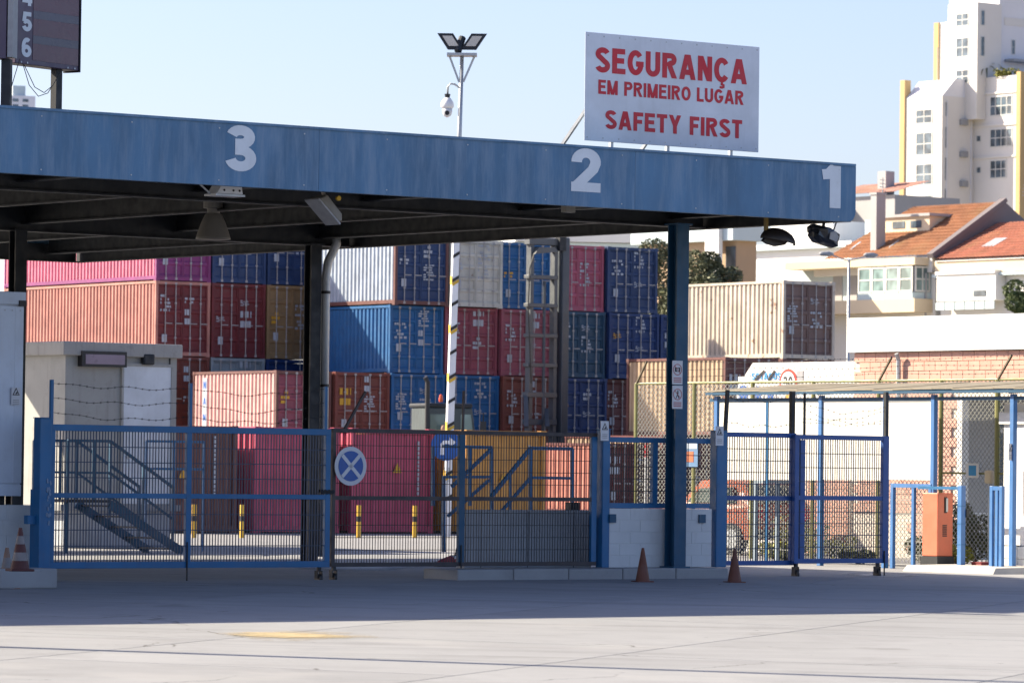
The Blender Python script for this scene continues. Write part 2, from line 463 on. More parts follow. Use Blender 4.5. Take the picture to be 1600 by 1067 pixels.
# concrete apron laid in bays, each with a joint round it
def bays():
    d = Vector((cos(RAD(70)), sin(RAD(70)), 0)); e = Vector((sin(RAD(70)), -cos(RAD(70)), 0))
    o = Vector((-3.2, 34.0, 0))
    for i in range(-5, 5):
        for j in range(-3, 9):
            c = o + e * (i * 4.4) + d * (j * 6.2 + (i % 2) * 1.7)
            cen = c + e * 2.2 + d * 3.1
            uu_, vv_ = UV(cen)
            if not (-24 < cen.x < 24 and 22 < cen.y < 86): continue
            m = MB(); na, nb, g = 4, 6, .011
            for b in range(nb + 1):
                for a in range(na + 1):
                    p = c + e * (g + (4.4 - 2*g) * a / na) + d * (g + (6.2 - 2*g) * b / nb)
                    m.v.append((p.x, p.y, ground_z(p.x, p.y)))
            for b in range(nb):
                for a in range(na):
                    k = b*(na+1) + a; m.f.append((k, k+na+1, k+na+2, k+1))
            # rim down to the sub-base
            rim = [k for k in range(na+1)] + [(b)*(na+1)+na for b in range(1, nb+1)] + [nb*(na+1)+a for a in range(na-1, -1, -1)] + [b*(na+1) for b in range(nb-1, 0, -1)]
            base = len(m.v)
            for k in rim:
                x, y, z = m.v[k]; m.v.append((x, y, z - .03))
            for q in range(len(rim)):
                m.f.append((rim[q], rim[(q+1) % len(rim)], base + (q+1) % len(rim), base + q))
            m.build('concrete_slab', CONC, ground)
bays()

# worn yellow lane paint, flat on the slabs
def worn(name, c, thr):
    m, nt, b = nmat(name)
    v = coords(nt, (1, 1, 1), False)
    b.inputs['Base Color'].default_value = c + (1,); b.inputs['Roughness'].default_value = .8
    tc = nt.nodes.new('ShaderNodeTexCoord'); mp = nt.nodes.new('ShaderNodeMapping'); mp.inputs['Location'].default_value = (-1, -1, 0); mp.inputs['Scale'].default_value = (2, 2, 0)
    gr = nt.nodes.new('ShaderNodeTexGradient'); gr.gradient_type = 'SPHERICAL'
    nt.links.new(tc.outputs['Generated'], mp.inputs[0]); nt.links.new(mp.outputs[0], gr.inputs[0])
    mm = nt.nodes.new('ShaderNodeMath'); mm.operation = 'MULTIPLY_ADD'; mm.inputs[1].default_value = .55
    nt.links.new(gr.outputs[1], mm.inputs[0]); nt.links.new(noise(nt, v, 1.6, 7, .75), mm.inputs[2])
    nt.links.new(ramp(nt, mm.outputs[0], thr, thr + .3), b.inputs['Alpha'])
    return m
def decal(name, pts, mat, label, cat, dz=.004):
    m = MB(); P = [on_z(px, py, -0.2) for px, py in pts]
    n = len(P) // 2
    for i in range(n - 1):
        a, b, c, d = P[i], P[i+1], P[-2-i], P[-1-i]
        for k in range(4):
            q = [a.lerp(b, k/4), a.lerp(b, (k+1)/4), d.lerp(c, (k+1)/4), d.lerp(c, k/4)]
            m.quad(*[(p.x, p.y, ground_z(p.x, p.y) + dz) for p in q])
    o = m.build(name, mat, ground, fix=False)
    return o
decal('lane_paint', [(290, 999.5), (420, 1005), (620, 1001), (620, 990), (420, 991), (290, 996)], worn('yellow paint patch', (0.40, 0.32, 0.18), .66), '', '', .008)

decal('smear_and_sun_streak', [(420, 906), (560, 915), (690, 906), (690, 897), (560, 896), (420, 901)], worn('chalky smear', (0.36, 0.40, 0.46), .62), '', '')
decal('smear_and_sun_streak', [(1300, 918), (1370, 922), (1440, 919), (1440, 914), (1370, 913), (1300, 915)], worn('painted sun streak', (0.42, 0.41, 0.40), .6), '', '')  # pale decal paints a streak of sunlight onto the shaded concrete

# ------------------------------------------------------------------ containers
CW, LS, LLG = 2.44, 6.06, 12.19
_cm = {}
def corr(length, height, pitch, depth, name):
    """trapezoid corrugated sheet, x along, outer face at y=0, inner at y=depth"""
    m = MB(); n = max(4, round(length / pitch)); p = length / n; pts = []
    for i in range(n):
        x = i * p
        pts += [(x, depth), (x + p*.16, 0), (x + p*.55, 0), (x + p*.71, depth)]
    pts.append((length, depth))
    for x, y in pts: m.v += [(x, y, 0), (x, y, height)]
    for i in range(len(pts) - 1): m.f.append((2*i, 2*i+2, 2*i+3, 2*i+1))
    return m.mesh(name, False)
def cmesh(L, H):
    k = (L, H)
    if k in _cm: return _cm[k]
    d = {}
    m = MB(); t = .11
    m.box(0, t, 0, t, 0, H); m.box(CW-t, CW, 0, t, 0, H); m.box(0, t, L-t, L, 0, H); m.box(CW-t, CW, L-t, L, 0, H)
    for y in (.002, L-t+.002):
        m.box(t, CW-t, y, y+t-.004, .03, .17); m.box(t, CW-t, y, y+t-.004, H-.13, H-.01)
    for x in (.004, CW-.09):
        m.box(x, x+.086, t, L-t, .05, .19); m.box(x, x+.086, t, L-t, H-.10, H-.008)
    for x in (-.012, CW-.166):
        for y in (-.012, L-.166):
            for z in (0, H-.115): m.box(x, x+.178, y, y+.178, z-.004, z+.119)
    d['frame'] = m.mesh('frame')
    d['side'] = corr(L - 2*t, H - .29, .262, .055, 'side_wall')
    d['end'] = corr(CW - 2*t, H - .30, .25, .04, 'end_wall')
    m = MB(); m.box(.05, CW-.05, .06, L-.06, H-.06, H-.025); d['roof'] = m.mesh('roof')
    m = MB(); m.box(.05, CW-.05, .06, L-.06, .07, .15); d['floor'] = m.mesh('floor')
    # a door leaf with pressed horizontal panels
    dw, dh = (CW - 2*t - .03) / 2, H - .32
    m = MB(); zs = [0]; nb = 5
    prof = [(0, 0.0)]
    for i in range(nb):
        z0 = dh * i / nb; h = dh / nb
        prof += [(z0 + h*.12, 0), (z0 + h*.2, .035), (z0 + h*.85, .035), (z0 + h*.93, 0)]
    prof.append((dh, 0))
    for z, y in prof: m.v += [(.05, y, z), (dw - .05, y, z)]
    for i in range(len(prof)-1): m.f.append((2*i, 2*i+1, 2*i+3, 2*i+2))
    m.box(0, .05, -.006, .05, 0, dh); m.box(dw-.05, dw, -.006, .05, 0, dh)
    d['door'] = m.mesh('door', False)
    m = MB(); m.tube([(0, 0, -.09), (0, 0, dh + .07)], .019, 6)
    m.box(-.05, .05, -.01, .03, -.12, -.03); m.box(-.05, .05, -.01, .03, dh + .02, dh + .1)
    m.box(-.04, .04, -.015, .025, dh*.2, dh*.2+.06); m.box(-.04, .04, -.015, .025, dh*.72, dh*.72+.06); m.box(-.02, .30, -.03, -.015, dh*.42, dh*.42+.035)
    d['bar'] = m.mesh('locking_bar')
    d['dim'] = (dw, dh, t)
    _cm[k] = d
    return d
# blurred stencils: rows of short dashes, like codes seen from far away
_stencil = []
def stencil(seed, w, h, rows):
    r = random.Random(seed); m = MB()
    for i in range(rows):
        z = h - (i + .5) * h / rows; x = 0
        while x < w - .08:
            l = r.uniform(.05, .22)
            if x + l > w: break
            if r.random() < .78: m.box(x, x + l, 0, .004, z - h/rows*.32, z + h/rows*.32)
            x += l + r.choice((.02, .03, .1))
    m.v = [(x*.8, y, z) for x, y, z in m.v]
    return m.mesh('stencil')
for s_ in range(8):
    r_ = random.Random(s_)
    _stencil.append(stencil(s_ + 3, r_.uniform(.45, .75), r_.uniform(.16, .8), r_.choice((2, 2, 3, 5, 7))))
STW = paint('stencil white', (0.38, 0.42, 0.48), .6, .5, streak=False)
STY = paint('stencil yellow', (0.55, 0.30, 0.02), .6, .2, streak=False)
BARM = paint('locking bar steel', (0.34, 0.33, 0.33), .5, .35, (0.12, 0.07, 0.05), .15, False)
UNDER = plain('container underside', (0.025, 0.022, 0.02), .9)
CCOL = {}
def cmat(key, c, rust=.12, dirt=.35):
    CCOL[key] = paint('container ' + key, c, .55, dirt, sc(c, .35), rust, True, .2, wavy=.5)
cmat('magenta', (0.56, 0.16, 0.24)); cmat('shaded magenta', (0.20, 0.03, 0.14)); cmat('coral', (0.42, 0.185, 0.15), .12); cmat('darkred', (0.13, 0.016, 0.02)); cmat('brownred', (0.15, 0.036, 0.026), .2)
cmat('navy', (0.015, 0.042, 0.125)); cmat('blue', (0.008, 0.10, 0.27)); cmat('deep', (0.004, 0.03, 0.13)); cmat('teal', (0.010, 0.055, 0.11), .3)
cmat('tan', (0.26, 0.17, 0.08), .25); cmat('grey', (0.24, 0.28, 0.31)); cmat('white', (0.50, 0.50, 0.45), .35); cmat('paleblue', (0.36, 0.42, 0.50), .15)
cmat('mauve', (0.24, 0.055, 0.085)); cmat('rose', (0.44, 0.065, 0.125)); cmat('faded rose', (0.36, 0.08, 0.13)); cmat('ochre', (0.52, 0.26, 0.06), .2); cmat('salmon', (0.44, 0.17, 0.125)); cmat('rustwhite', (0.50, 0.44, 0.37), .5)
cmat('maroon', (0.09, 0.016, 0.018)); cmat('pink', (0.60, 0.35, 0.32)); cmat('brown', (0.125, 0.05, 0.045), .3); cmat('beige', (0.40, 0.30, 0.20), .4); cmat('rustbrown', (0.15, 0.095, 0.085), .5)
CG = 'shipping containers stacked in the yard'
def container(uc, vc, z, L, H, col, label, front='door', doorcol=None, marks=2, seed=0, framecol=None):
    d = cmesh(L, H); dw, dh, t = d['dim']; mt = CCOL[col]; md = CCOL[doorcol or col]
    o = thing('shipping_container', label, 'container', W(uc, vc, z, TC), TC, CG)
    link('frame', d['frame'], o, mat=CCOL[framecol] if framecol else md)
    link('side_wall', d['side'], o, (.03, L - t, .17), (0, 0, -pi/2), mt)
    link('side_wall', d['side'], o, (CW-.03, t, .17), (0, 0, pi/2), mt)
    link('roof', d['roof'], o, mat=mt); link('floor', d['floor'], o, mat=UNDER)
    link('end_wall', d['end'], o, (CW - t, L - .04, .16), (0, 0, pi), mt)
    r = random.Random(seed * 7 + 1)
    if front == 'door':
        for i in (0, 1):
            lf = link('door', d['door'], o, (t + .005 + i*(dw + .02), .045, .17), None, md)
            for x in (dw * .30, dw * .72): link('locking_bar', d['bar'], lf, (x, -.035, .0), None, BARM)
            if marks and i == 1:
                for k in range(min(marks, 2)):
                    tag(link('stencil', r.choice(_stencil), lf, (dw*.08, -.012, dh*(.70 - .32*k) + r.uniform(-.1, .1)), None, STW), kind='stuff')
            if marks and i == 0:
                tag(link('stencil', r.choice(_stencil), lf, (dw*.1, -.012, dh*r.uniform(.45, .62)), None, r.choice((STW, STW, STW, STY))), kind='stuff')
                if marks > 1:
                    pl = MB().box(0, .22, 0, .004, 0, .3)
                    pl.build('placard', STW, lf, loc=(dw*.18, -.012, dh*r.uniform(.12, .3)))
    else:
        link('end_wall', d['end'], o, (t, .04, .16), None, md)
    return o

# front row of the tall block, seen end-on; layers from the ground up
HS, HC = 2.591, 2.896
row = [
 (88.46, [('pink','pink'), ('pink','mauve')], ['coral container on the ground below the sunlit lettered coral one', 'sunlit coral container with white letter panel, upper of a two-high stack behind the blue gate']),  # upper side is coral paint paled to pink for full sun
 (90.98, [('brown','brown'), ('brownred','brownred')], ['brown container on the ground left of the tall block', 'rusty brown container two high just left of the tall block']),
 (93.5, [('blue','blue'), ('blue','blue'), ('blue','blue'), ('paleblue','navy')], ['blue container at the bottom of the leftmost column of the tall block', 'mid blue container one above ground in the leftmost column of the tall block', 'bright blue container with diagonal shadow on its sunlit side', 'white sided container with navy doors, top of the leftmost column of the tall block']),
 (96.02, [('blue','blue'), ('blue','blue'), ('mauve','mauve'), ('white','white')], ['blue container at the bottom of the column behind the striped mast', 'blue container behind the striped mast, under the mauve one', 'mauve container behind the striped mast, under the white one', 'dirty white container with rust stains behind the top of the striped mast']),
 (98.54, [('brownred','brownred'), ('brownred','brownred'), ('mauve','mauve'), ('blue','blue')], ['brown red container at the bottom left of the lifting mast', 'brown red container with white stencils left of the lifting mast', 'mauve pink container left of the lifting mast, under a blue one', 'blue container with orange triangle, top left of the lifting mast']),
 (101.06, [('deep','deep'), ('deep','deep'), ('teal','teal'), ('faded rose','faded rose')], ['dark blue container at the bottom right of the lifting mast', 'deep blue container right of the lifting mast, under the teal one', 'weathered teal container right of the lifting mast', 'faded rose pink container, top right of the lifting mast']),
 (103.58, [('brown','brown'), ('maroon','maroon'), ('deep','deep'), ('navy','navy')], ['brown container at the bottom right end of the tall block', 'dark maroon container beside the sunlit tan one', 'deep blue container under the navy one at the right end', 'navy container with white stencils, top right of the tall block']),
 (106.1, [('maroon','maroon'), ('brown','brown'), ('blue','deep')], ['maroon container at the bottom, hidden behind the tan containers', 'brown container hidden behind the sunlit tan container', 'plain deep blue container beside the right canopy column']),
]
k_ = 0
for uc, cols, labs in row:
    for i, ((c, dc), lb) in enumerate(zip(cols, labs)):
        fc = 'brown' if (uc, i) in ((93.5, 3), (88.46, 1)) else None
        H_ = HS
        container(uc, 141.5 + (0.15 * ((i * 7 + int(uc)) % 3) - .1), i * HS, LS if uc not in (106.1,) else LLG, HS, c, lb, 'door', dc, 2, k_, fc); k_ += 1
# second row, further back on the left, high cubes four high
row2 = [
 (87.45, [('brown','brown'), ('brownred','brownred'), ('coral','darkred'), ('magenta','shaded magenta')], ['brown container at ground level behind the cream booth', 'brown red container just right of the cream booth roof', 'long coral container with shade darkened doors above the cream booth', 'long magenta pink container on top of the coral one']),  # door colours are the coral and magenta paints darkened for shade
 (89.97, [('grey','grey'), ('grey','grey'), ('darkred','darkred'), ('navy','navy')], ['grey container at ground level behind the coral stack', 'pale grey container peeping over the sunlit coral one', 'dark red container with white stencils between the coral and the tan ones', 'navy container beside the magenta one, under the canopy edge']),
 (92.49, [('blue','blue'), ('deep','deep'), ('tan','tan'), ('navy','navy')], ['blue container at ground level behind the canopy column', 'deep blue container under the tan one', 'tan container with pale patches left of the downpipe', 'navy container above the tan one, left of the downpipe']),
]
for uc, cols, labs in row2:
    for i, ((c, dc), lb) in enumerate(zip(cols, labs)):
        container(uc, 148.9, i * HC, LLG, HC, c, lb, 'door', dc, 2, k_, 'coral' if c == 'coral' else None); k_ += 1
# ground level containers just behind the gates, blind ends towards the gates
pZ = container(54.66, 93.2, 0, LS, HS, 'brown', 'brown red container with white upright lettering behind the blue gate', 'blind', 'brown')
pA = container(57.6, 93.2, 0, LS, HS, 'rose', 'rose pink container behind the blue gate and canopy column', 'blind')
pB = container(60.42, 93.2, 0, LS, HS, 'rose', 'rose pink container behind the round no-stopping sign', 'blind')
pC = container(63.3, 92.4, 0, LS, HS, 'ochre', 'ochre yellow container behind the brown gate', 'blind')
container(95.0, 129.9, 0, LS, HS, 'salmon', 'sunlit salmon container seen through the brown gate', 'door', 'maroon')  # maroon doors stand in for the salmon paint lying in shade
container(97.6, 129.9, 0, LS, HC, 'beige', 'sunlit beige container rising behind the salmon one', 'door', 'maroon')
container(100.13, 129.5, 0, LS, HC, 'maroon', 'maroon container under the sunlit tan one', 'door')
container(100.13, 129.5, HC, LS, HC, 'beige', 'sunlit tan container behind the prohibition signs', 'door', 'brown')
container(102.8, 129.5, 0, LS, HC, 'brown', 'brown container at the bottom under the rusty white one', 'door')
container(102.8, 129.5, HC, LS, HC, 'brown', 'brown container directly under the rusty white one', 'door')
container(102.8, 129.5, 2*HC, LS, HC, 'rustwhite', 'rusty white container with brown doors, highest on the right', 'door', 'rustbrown', 2, 5, 'rustwhite')
# lettering and warning triangles on the blind ends
def upright_marks(o, x, z0, z1, y=.0):
    m = MB(); z = z0; r = random.Random(int(x*100))
    while z < z1:
        h = r.uniform(.05, .1); m.box(x, x + .07, y - .006, y - .002, z, z + h); z += h + .03
    return tag(m.build('stencil', STW, o), kind='stuff')
def triangle_mark(o, x, z, s, mat, y=-.004):
    return MB().prism([(x - s/2, z), (x + s/2, z), (x, z + s*.95)], y - .004, y).build('warning_triangle', mat, o)
upright_marks(pB, 1.93, .95, 2.25); upright_marks(pZ, 1.75, .9, 2.3); triangle_mark(pZ, .9, 1.3, .26, STY); triangle_mark(pB, 1.35, 1.5, .26, STY); triangle_mark(pA, 2.1, 1.5, .26, STY); triangle_mark(pC, 1.15, 1.3, .26, STY); upright_marks(pC, 1.9, 1.4, 2.2)

# white panel with blue letters on the coral side, pale lettering on the long pink side
def side_text(o, txt, y0, z0, w, h, mat): return text(txt, -.006 + .03, y0, z0, w, h, mat, o, .2, 'lettering', (0, 0, -pi/2))
for o in list(COL.objects):
    l_ = o.get('label', '')
    if l_.startswith('sunlit coral container'):
        MB().box(.012, .028, 5.02, 5.32, .3, 2.35).build('letter_panel', STW, o)
        for i, ch in enumerate('NAN'):
            side_text(o, ch, 5.27, 1.95 - i*.62, .2, .27, SIGNBLUE).location.x = .008
    if l_.startswith('long magenta'):
        m = MB(); r = random.Random(4); y = 8.2
        while y > 4.6:
            l = r.uniform(.12, .3); m.box(.018, .026, y - l, y, 1.75, 2.15); y -= l + .08
        tag(m.build('stencil', STW, o), kind='stuff')

# ================================================================== the gate canopy
VF, UR, UL, VB = 49.8, 45.4, 6.0, 71.4          # front plane, right edge, left end, back edge
ZB, ZT = 5.40, 6.24
canopy = thing('gate_canopy', 'large flat gate canopy with blue fascia numbered 3, 2 and 1', 'canopy', W(UL, VF, 0))
CWID, CDEP = UR - UL, VB - VF
# fascia: a band with the lower right corner rounded off
def fascia():
    m = MB(); r = .16; w = CWID
    pts = [(0, ZB), (w - r, ZB)] + [(w - r + r*sin(a), ZB + r - r*cos(a)) for a in [RAD(15*k) for k in range(1, 7)]] + [(w, ZT), (0, ZT)]
    m.prism([(max(w - 4.30, a), b) for a, b in pts], 0, .10)
    m.build('fascia', FASCIA, canopy, bevel=.006)
    x1 = w - 4.303
    while x1 > .5:
        x0 = max(0, x1 - 5.6); MB().box(x0 + .003, x1, 0, .10, ZB, ZT).build('fascia', FASCIA, canopy, bevel=.004); x1 = x0
    m = MB().box(w - .10, w, .102, CDEP - .1, 5.72, ZT - .01); m.build('fascia', FASCIA, canopy)
    m = MB().box(0, w, CDEP - .1, CDEP, 5.72, ZT - .01); m.build('fascia', FASCIA, canopy)
    MB().box(-.01, w - .02, -.02, .12, ZT, ZT + .035).build('coping', FASCIA, canopy)
fascia()
# roof deck of ribbed sheet, seen from below
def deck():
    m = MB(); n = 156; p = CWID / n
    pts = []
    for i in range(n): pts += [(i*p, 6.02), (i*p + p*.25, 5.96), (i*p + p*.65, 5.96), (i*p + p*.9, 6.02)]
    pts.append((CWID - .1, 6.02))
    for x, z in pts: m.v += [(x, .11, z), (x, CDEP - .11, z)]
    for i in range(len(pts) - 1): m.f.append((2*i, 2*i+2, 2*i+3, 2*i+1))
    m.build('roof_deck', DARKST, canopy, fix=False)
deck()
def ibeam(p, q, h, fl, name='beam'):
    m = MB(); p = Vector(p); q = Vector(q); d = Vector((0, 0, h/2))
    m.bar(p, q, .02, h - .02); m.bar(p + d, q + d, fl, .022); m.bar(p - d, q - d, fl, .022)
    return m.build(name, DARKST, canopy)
for y in (3.4, 12.8): ibeam((.05, y, 5.66), (CWID - .12, y, 5.66), .46, .22)
for k in range(13):
    x = CWID - .75 - k * 2.95
    if x > .2: ibeam((x, .12, 5.72), (x, CDEP - .12, 5.72), .34, .18, 'rafter')
ibeam((CWID - .06, .12, 5.57), (CWID - .06, CDEP, 5.57), .30, .14, 'edge_beam')
ibeam((.05, CDEP - .06, 5.57), (CWID - .12, CDEP - .06, 5.57), .30, .14, 'edge_beam')
for y in [1.4 + 1.55 * k for k in range(13)]:
    if abs(y - 3.4) > .3 and abs(y - 12.8) > .3: MB().box(.1, CWID - .14, y - .04, y + .04, 5.88, 5.955).build('purlin', DARKST, canopy)
# columns: H sections on base plates
def column(u, v, zb, w, mat, ztop=5.43):
    x, y = u - UL, v - VF
    m = MB(); h = w/2
    m.box(x-h, x+h, y-h, y-h+.022, zb, ztop); m.box(x-h, x+h, y+h-.022, y+h, zb, ztop); m.box(x-.014, x+.014, y-h+.022, y+h-.022, zb, ztop)
    m.box(x-h-.05, x+h+.05, y-h-.05, y+h+.05, zb, zb+.025); m.box(x-h-.04, x+h+.04, y-h-.04, y+h+.04, ztop, ztop+.025)
    m.box(x-h*.95, x+h*.95, y-h+.03, y-h+.045, zb+.03, ztop-.01)
    return m.build('column', mat, canopy)
uA = uu(1051, 53.0); uB = uu(485, 62.6); uC = uu(23, 62.6)
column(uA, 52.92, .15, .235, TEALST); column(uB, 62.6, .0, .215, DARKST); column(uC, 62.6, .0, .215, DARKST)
m = MB(); xb, yb = uB - UL, 62.6 - VF
m.tube([(xb + .33, yb - .22, 5.75), (xb + .33, yb - .22, 5.45), (xb + .23, yb - .12, 5.15), (xb + .20, yb - .10, 4.9), (xb + .20, yb - .10, .1)], .075, 12)
dp = m.build('downpipe', GALV, canopy, smooth=True)
for z in (1.2, 3.0, 4.6): MB().lathe([(.085, 0), (.085, .05)], (xb + .20, yb - .10, z), 12).build('bracket', BLACK, dp)
# numbers on the fascia
def fascia_num(t, px0, px1, py0, py1, bold):
    u0, zt = on_v(px0, py0, VF - .02); u1, _ = on_v(px1, py0, VF - .02); zb = on_v((px0+px1)/2, py1, VF - .02)[1]; zt = on_v((px0+px1)/2, py0, VF - .02)[1]
    o = text(t, u0 - UL, -.006, zb, u1 - u0, zt - zb, NUMW, canopy, bold, 'number', None, None)
    o['label'] = 'large white number ' + t
fascia_num('3', 353, 402, 196, 268, .215); fascia_num('2', 894, 940, 232, 300, .215); fascia_num('1', 1285, 1315, 259, 325, .24)

# ------------------------------------------------------------------ safety board on the roof
VS = 50.6
u0, zt0 = on_v(915, 52, VS); u1, zt1 = on_v(1187, 72, VS); zb0 = on_v(912, 221, VS)[1]; zb1 = on_v(1185, 237, VS)[1]
zt, zb = (zt0 + zt1)/2, (zb0 + zb1)/2
sw, sh = u1 - u0, zt - zb
brd = thing('safety_board', 'white board with red safety first lettering standing on the canopy', 'sign', W(u0, VS, zb))
MB().box(0, sw, 0, .012, 0, sh).build('panel', BOARDW, brd, bevel=.006)
SX = sw / 272.0; SZ = sh / 167.0
def brow(t, l, r, top, bot, bold):
    # left, right in photo pixels along the board; top, bottom measured down from its upper edge
    return text(t, (l - 914)*SX, -.004, sh - bot*SZ, (r - l)*SX, (bot - top)*SZ, RED, brd, bold, 'lettering')
brow('SEGURANÇA', 929, 1166, 22, 61, .215)
brow('EM PRIMEIRO LUGAR', 934, 1161, 72, 94, .20)
brow('SAFETY FIRST', 945, 1159, 118, 147, .21)
m = MB()
for i in range(12):
    for z in (.05, sh - .05): MB().disc(.05 + i*(sw - .1)/11, z, .012, -.004, 0, 8).build('rivet', GALV, brd)
for x in (.55, 1.0 + .62, 2.85): MB().bar((x, .06, -.28), (x, .06, sh*.9), .05).build('leg', GALV, brd)
for x in (-.05, 1.45):
    MB().bar((x - .02, .62, -.22), (x + .12, .06, .45), .045).build('brace', GALV, brd)
    MB().bar((x - .02, .62, -.20), (x + 1.1, .1, -.12), .03).build('foot_rail', GALV, brd)

# ------------------------------------------------------------------ display board on the roof
TD = RAD(56)
DK = paint('display housing', (0.075, 0.055, 0.10), .4, .2)
SCR1 = paint('display row dark', (0.065, 0.062, 0.10), .25, .1); SCR2 = paint('display row wine', (0.10, 0.040, 0.068), .25, .1)
p0 = at(24, 99, 61.5)
disp = thing('display_board', 'dark electronic lane display with white row numbers 5 and 6', 'display', p0, TD)
w_ = 1.36; hgt = 2.0
MB().box(-.0, w_, 0, .26, 0, hgt).build('housing', DK, disp, bevel=.01)
MB().box(.26, .26 + .02, -.0, 0, 0, 0)
for k in range(5):
    z = .07 + k * .345
    MB().box(.36, w_ - .02, -.006, -.001, z, z + .23).build('screen_row', SCR2, disp)
    MB().box(.36, w_ - .02, -.006, -.001, z + .232, z + .343).build('divider', SCR1, disp)
for t, z in (('6', .10), ('5', .455), ('4', .81), ('3', 1.165), ('2', 1.52)):
    text(t, .12, -.006, z, .21, .27, NUMW, disp, .22, 'row_number', None, None)
MB().box(w_, w_ + .02, -.02, .28, -.02, hgt).build('edge_trim', DARKST, disp)
for k, x in enumerate((.12, .25, 1.12, 1.27)): MB().disc(x, .025, .014, -.008, 0, 8).build('screw', GALV, disp)
MB().bar((1.04, .13, -.62), (1.04, .13, .02), .13, .1).build('post', DARKST, disp)
for pts in ([(.16, .0, 0), (.3, .0, -.28), (.5, .0, -.42), (.7, 0.0, -.36), (1.0, .03, -.05)], [(.18, .0, 0), (.42, .0, -.3), (.62, .0, -.36), (.8, .0, -.25), (1.02, .03, -.03)]):
    MB().tube(pts, .006, 5).build('cable', BLACK, disp)
dsp2 = thing('display_board', 'narrow end of a second dark display at the frame edge', 'display', at(-2, 92, 61.0), RAD(-10))
MB().box(-.9, .10, 0, .22, 0, 2.0).build('housing', DK, dsp2, bevel=.01)
MB().bar((.08, .12, -.75), (.08, .12, .0), .13, .1).build('post', DARKST, dsp2)
MB().box(.12, .19, .0, .24, .02, 2.0).build('side_cover', GREYP, dsp2)
MB().tube([(.3, 0, 0), (.24, 0, -.2), (.16, .05, -.42)], .006, 5).build('cable', BLACK, dsp2)

# ------------------------------------------------------------------ lamps and boxes hung under the canopy
def lampat(px, py, v):
    u, z = on_v(px, py, v); return W(u, v, z)
BELL = paint('lamp aluminium grey', (0.20, 0.19, 0.17), .5, .3)
l = thing('bell_lamp', 'grey bell shaped lamp hanging under the canopy', 'lamp', lampat(333, 374, 57.0))
MB().lathe([(.27, 0), (.265, .03), (.19, .25), (.13, .38), (.10, .40)], (0, 0, 0), 24).build('shade', BELL, l, smooth=True)
MB().lathe([(.10, .40), (.10, .47), (.16, .48), (.16, .62), (.05, .63)], (0, 0, 0), 16).build('ballast', BELL, l)
MB().tube([(0, 0, .6), (0, 0, 1.05)], .02, 8).build('rod', BELL, l)
l = thing('box_light', 'small white box light bolted under the fascia near number 3', 'light', lampat(352, 304, 50.3))
MB().prism([(-.22, .0), (.21, .0), (.19, .13), (-.14, .13)], -.12, .12).build('body', PLATE, l, bevel=.01)
MB().box(-.25, .23, -.14, .14, -.03, -.002).build('diffuser', GALV, l)
for x in (-.1, .05, .15): MB().disc(x, .05, .016, -.128, -.121, 8).build('screw', BLACK, l)
MB().bar((-.25, 0, .0), (-.42, 0, .12), .02).build('bracket', GALV, l)
l = thing('panel_floodlight', 'flat grey floodlight tilted below the fascia', 'light', lampat(508, 326, 50.5))
c_, s_ = cos(RAD(-42)), sin(RAD(-42))
def rot2(x, z): return (x*c_ - z*s_, x*s_ + z*c_)
MB().prism([rot2(-.24, -.05), rot2(.22, -.05), rot2(.25, .0), rot2(.18, .07), rot2(-.18, .09)], -.16, .16).build('housing', BELL, l, bevel=.02)
MB().prism([rot2(-.25, -.075), rot2(.25, -.075), rot2(.25, -.052), rot2(-.25, -.052)], -.17, .17).build('glass_rim', GREYP, l)
MB().bar((0, 0, .05), (-.05, 0, .30), .04).build('bracket', BELL, l)
MB().lathe([(.035, -.02), (.035, .02)], (.1, -.17, .14), 12, 'y').build('orange_cap', YELLOW, l)
l = thing('junction_box', 'small grey junction box under the fascia below number 2', 'box', lampat(888, 327, 50.4))
MB().box(-.09, .09, -.06, .06, -.05, .06).build('box', BELL, l, bevel=.01); MB().tube([(.09, 0, 0), (.5, 0, .03), (.9, 0, .08)], .012, 6).build('conduit', BELL, l)
MIR = paint('mirror back brown black', (0.018, 0.013, 0.012), .5, .3)
l = thing('convex_mirror', 'dark half dome traffic mirror on a yellow arm under the canopy', 'mirror', lampat(1214, 372, 50.6))
m = MB(); n = 20
prof = []
for i in range(7):
    t = RAD(90 * i / 6); prof.append((.335 * sin(t) + .004, .19 * cos(t)))
for r, h in prof:
    for k in range(n + 1):
        a = pi * k / n; m.v.append((r * cos(a) * 1.0, -h, r * sin(a) * .62))
for i in range(len(prof) - 1):
    for k in range(n): a = i*(n+1) + k; m.f.append((a, a+1, a+n+2, a+n+1))
dm = m.build('dome', MIR, l, smooth=True, rot=(0, RAD(8), 0), loc=(0, 0, -.06))
sm = dm.modifiers.new('solid', 'SOLIDIFY'); sm.thickness = .012
MB().prism([(-.31, -.05), (-.22, .02), (.28, .06), (.20, -.03), (.12, -.10), (-.05, -.13), (-.2, -.10)], -.05, .02).build('lower_lip', MIR, l)
ARM = paint('mirror arm yellow', (0.20, 0.13, 0.02), .5, .3)
MB().bar((-.22, .0, .40), (-.22, 0, -.02), .05).build('arm', ARM, l); MB().bar((-.22, -.02, 0), (.22, -.02, .03), .05).build('arm', ARM, l)
l = thing('wrapped_floodlight', 'floodlight wrapped in torn black plastic under the canopy corner', 'light', lampat(1286, 368, 50.5))
m = MB(); r_ = random.Random(5)
prof = [(.03, -.22), (.14, -.2), (.2, -.08), (.21, .06), (.17, .17), (.06, .2)]
m.lathe(prof, (0, 0, 0), 14, 'x')
m.v = [(x*1.05 + r_.uniform(-.022, .022), y + r_.uniform(-.03, .03), z*.72 + r_.uniform(-.022, .022) - x*.30) for x, y, z in m.v]
m.build('wrapping', plain('black plastic film', (0.02, 0.025, 0.035), .28), l, bevel=.0)
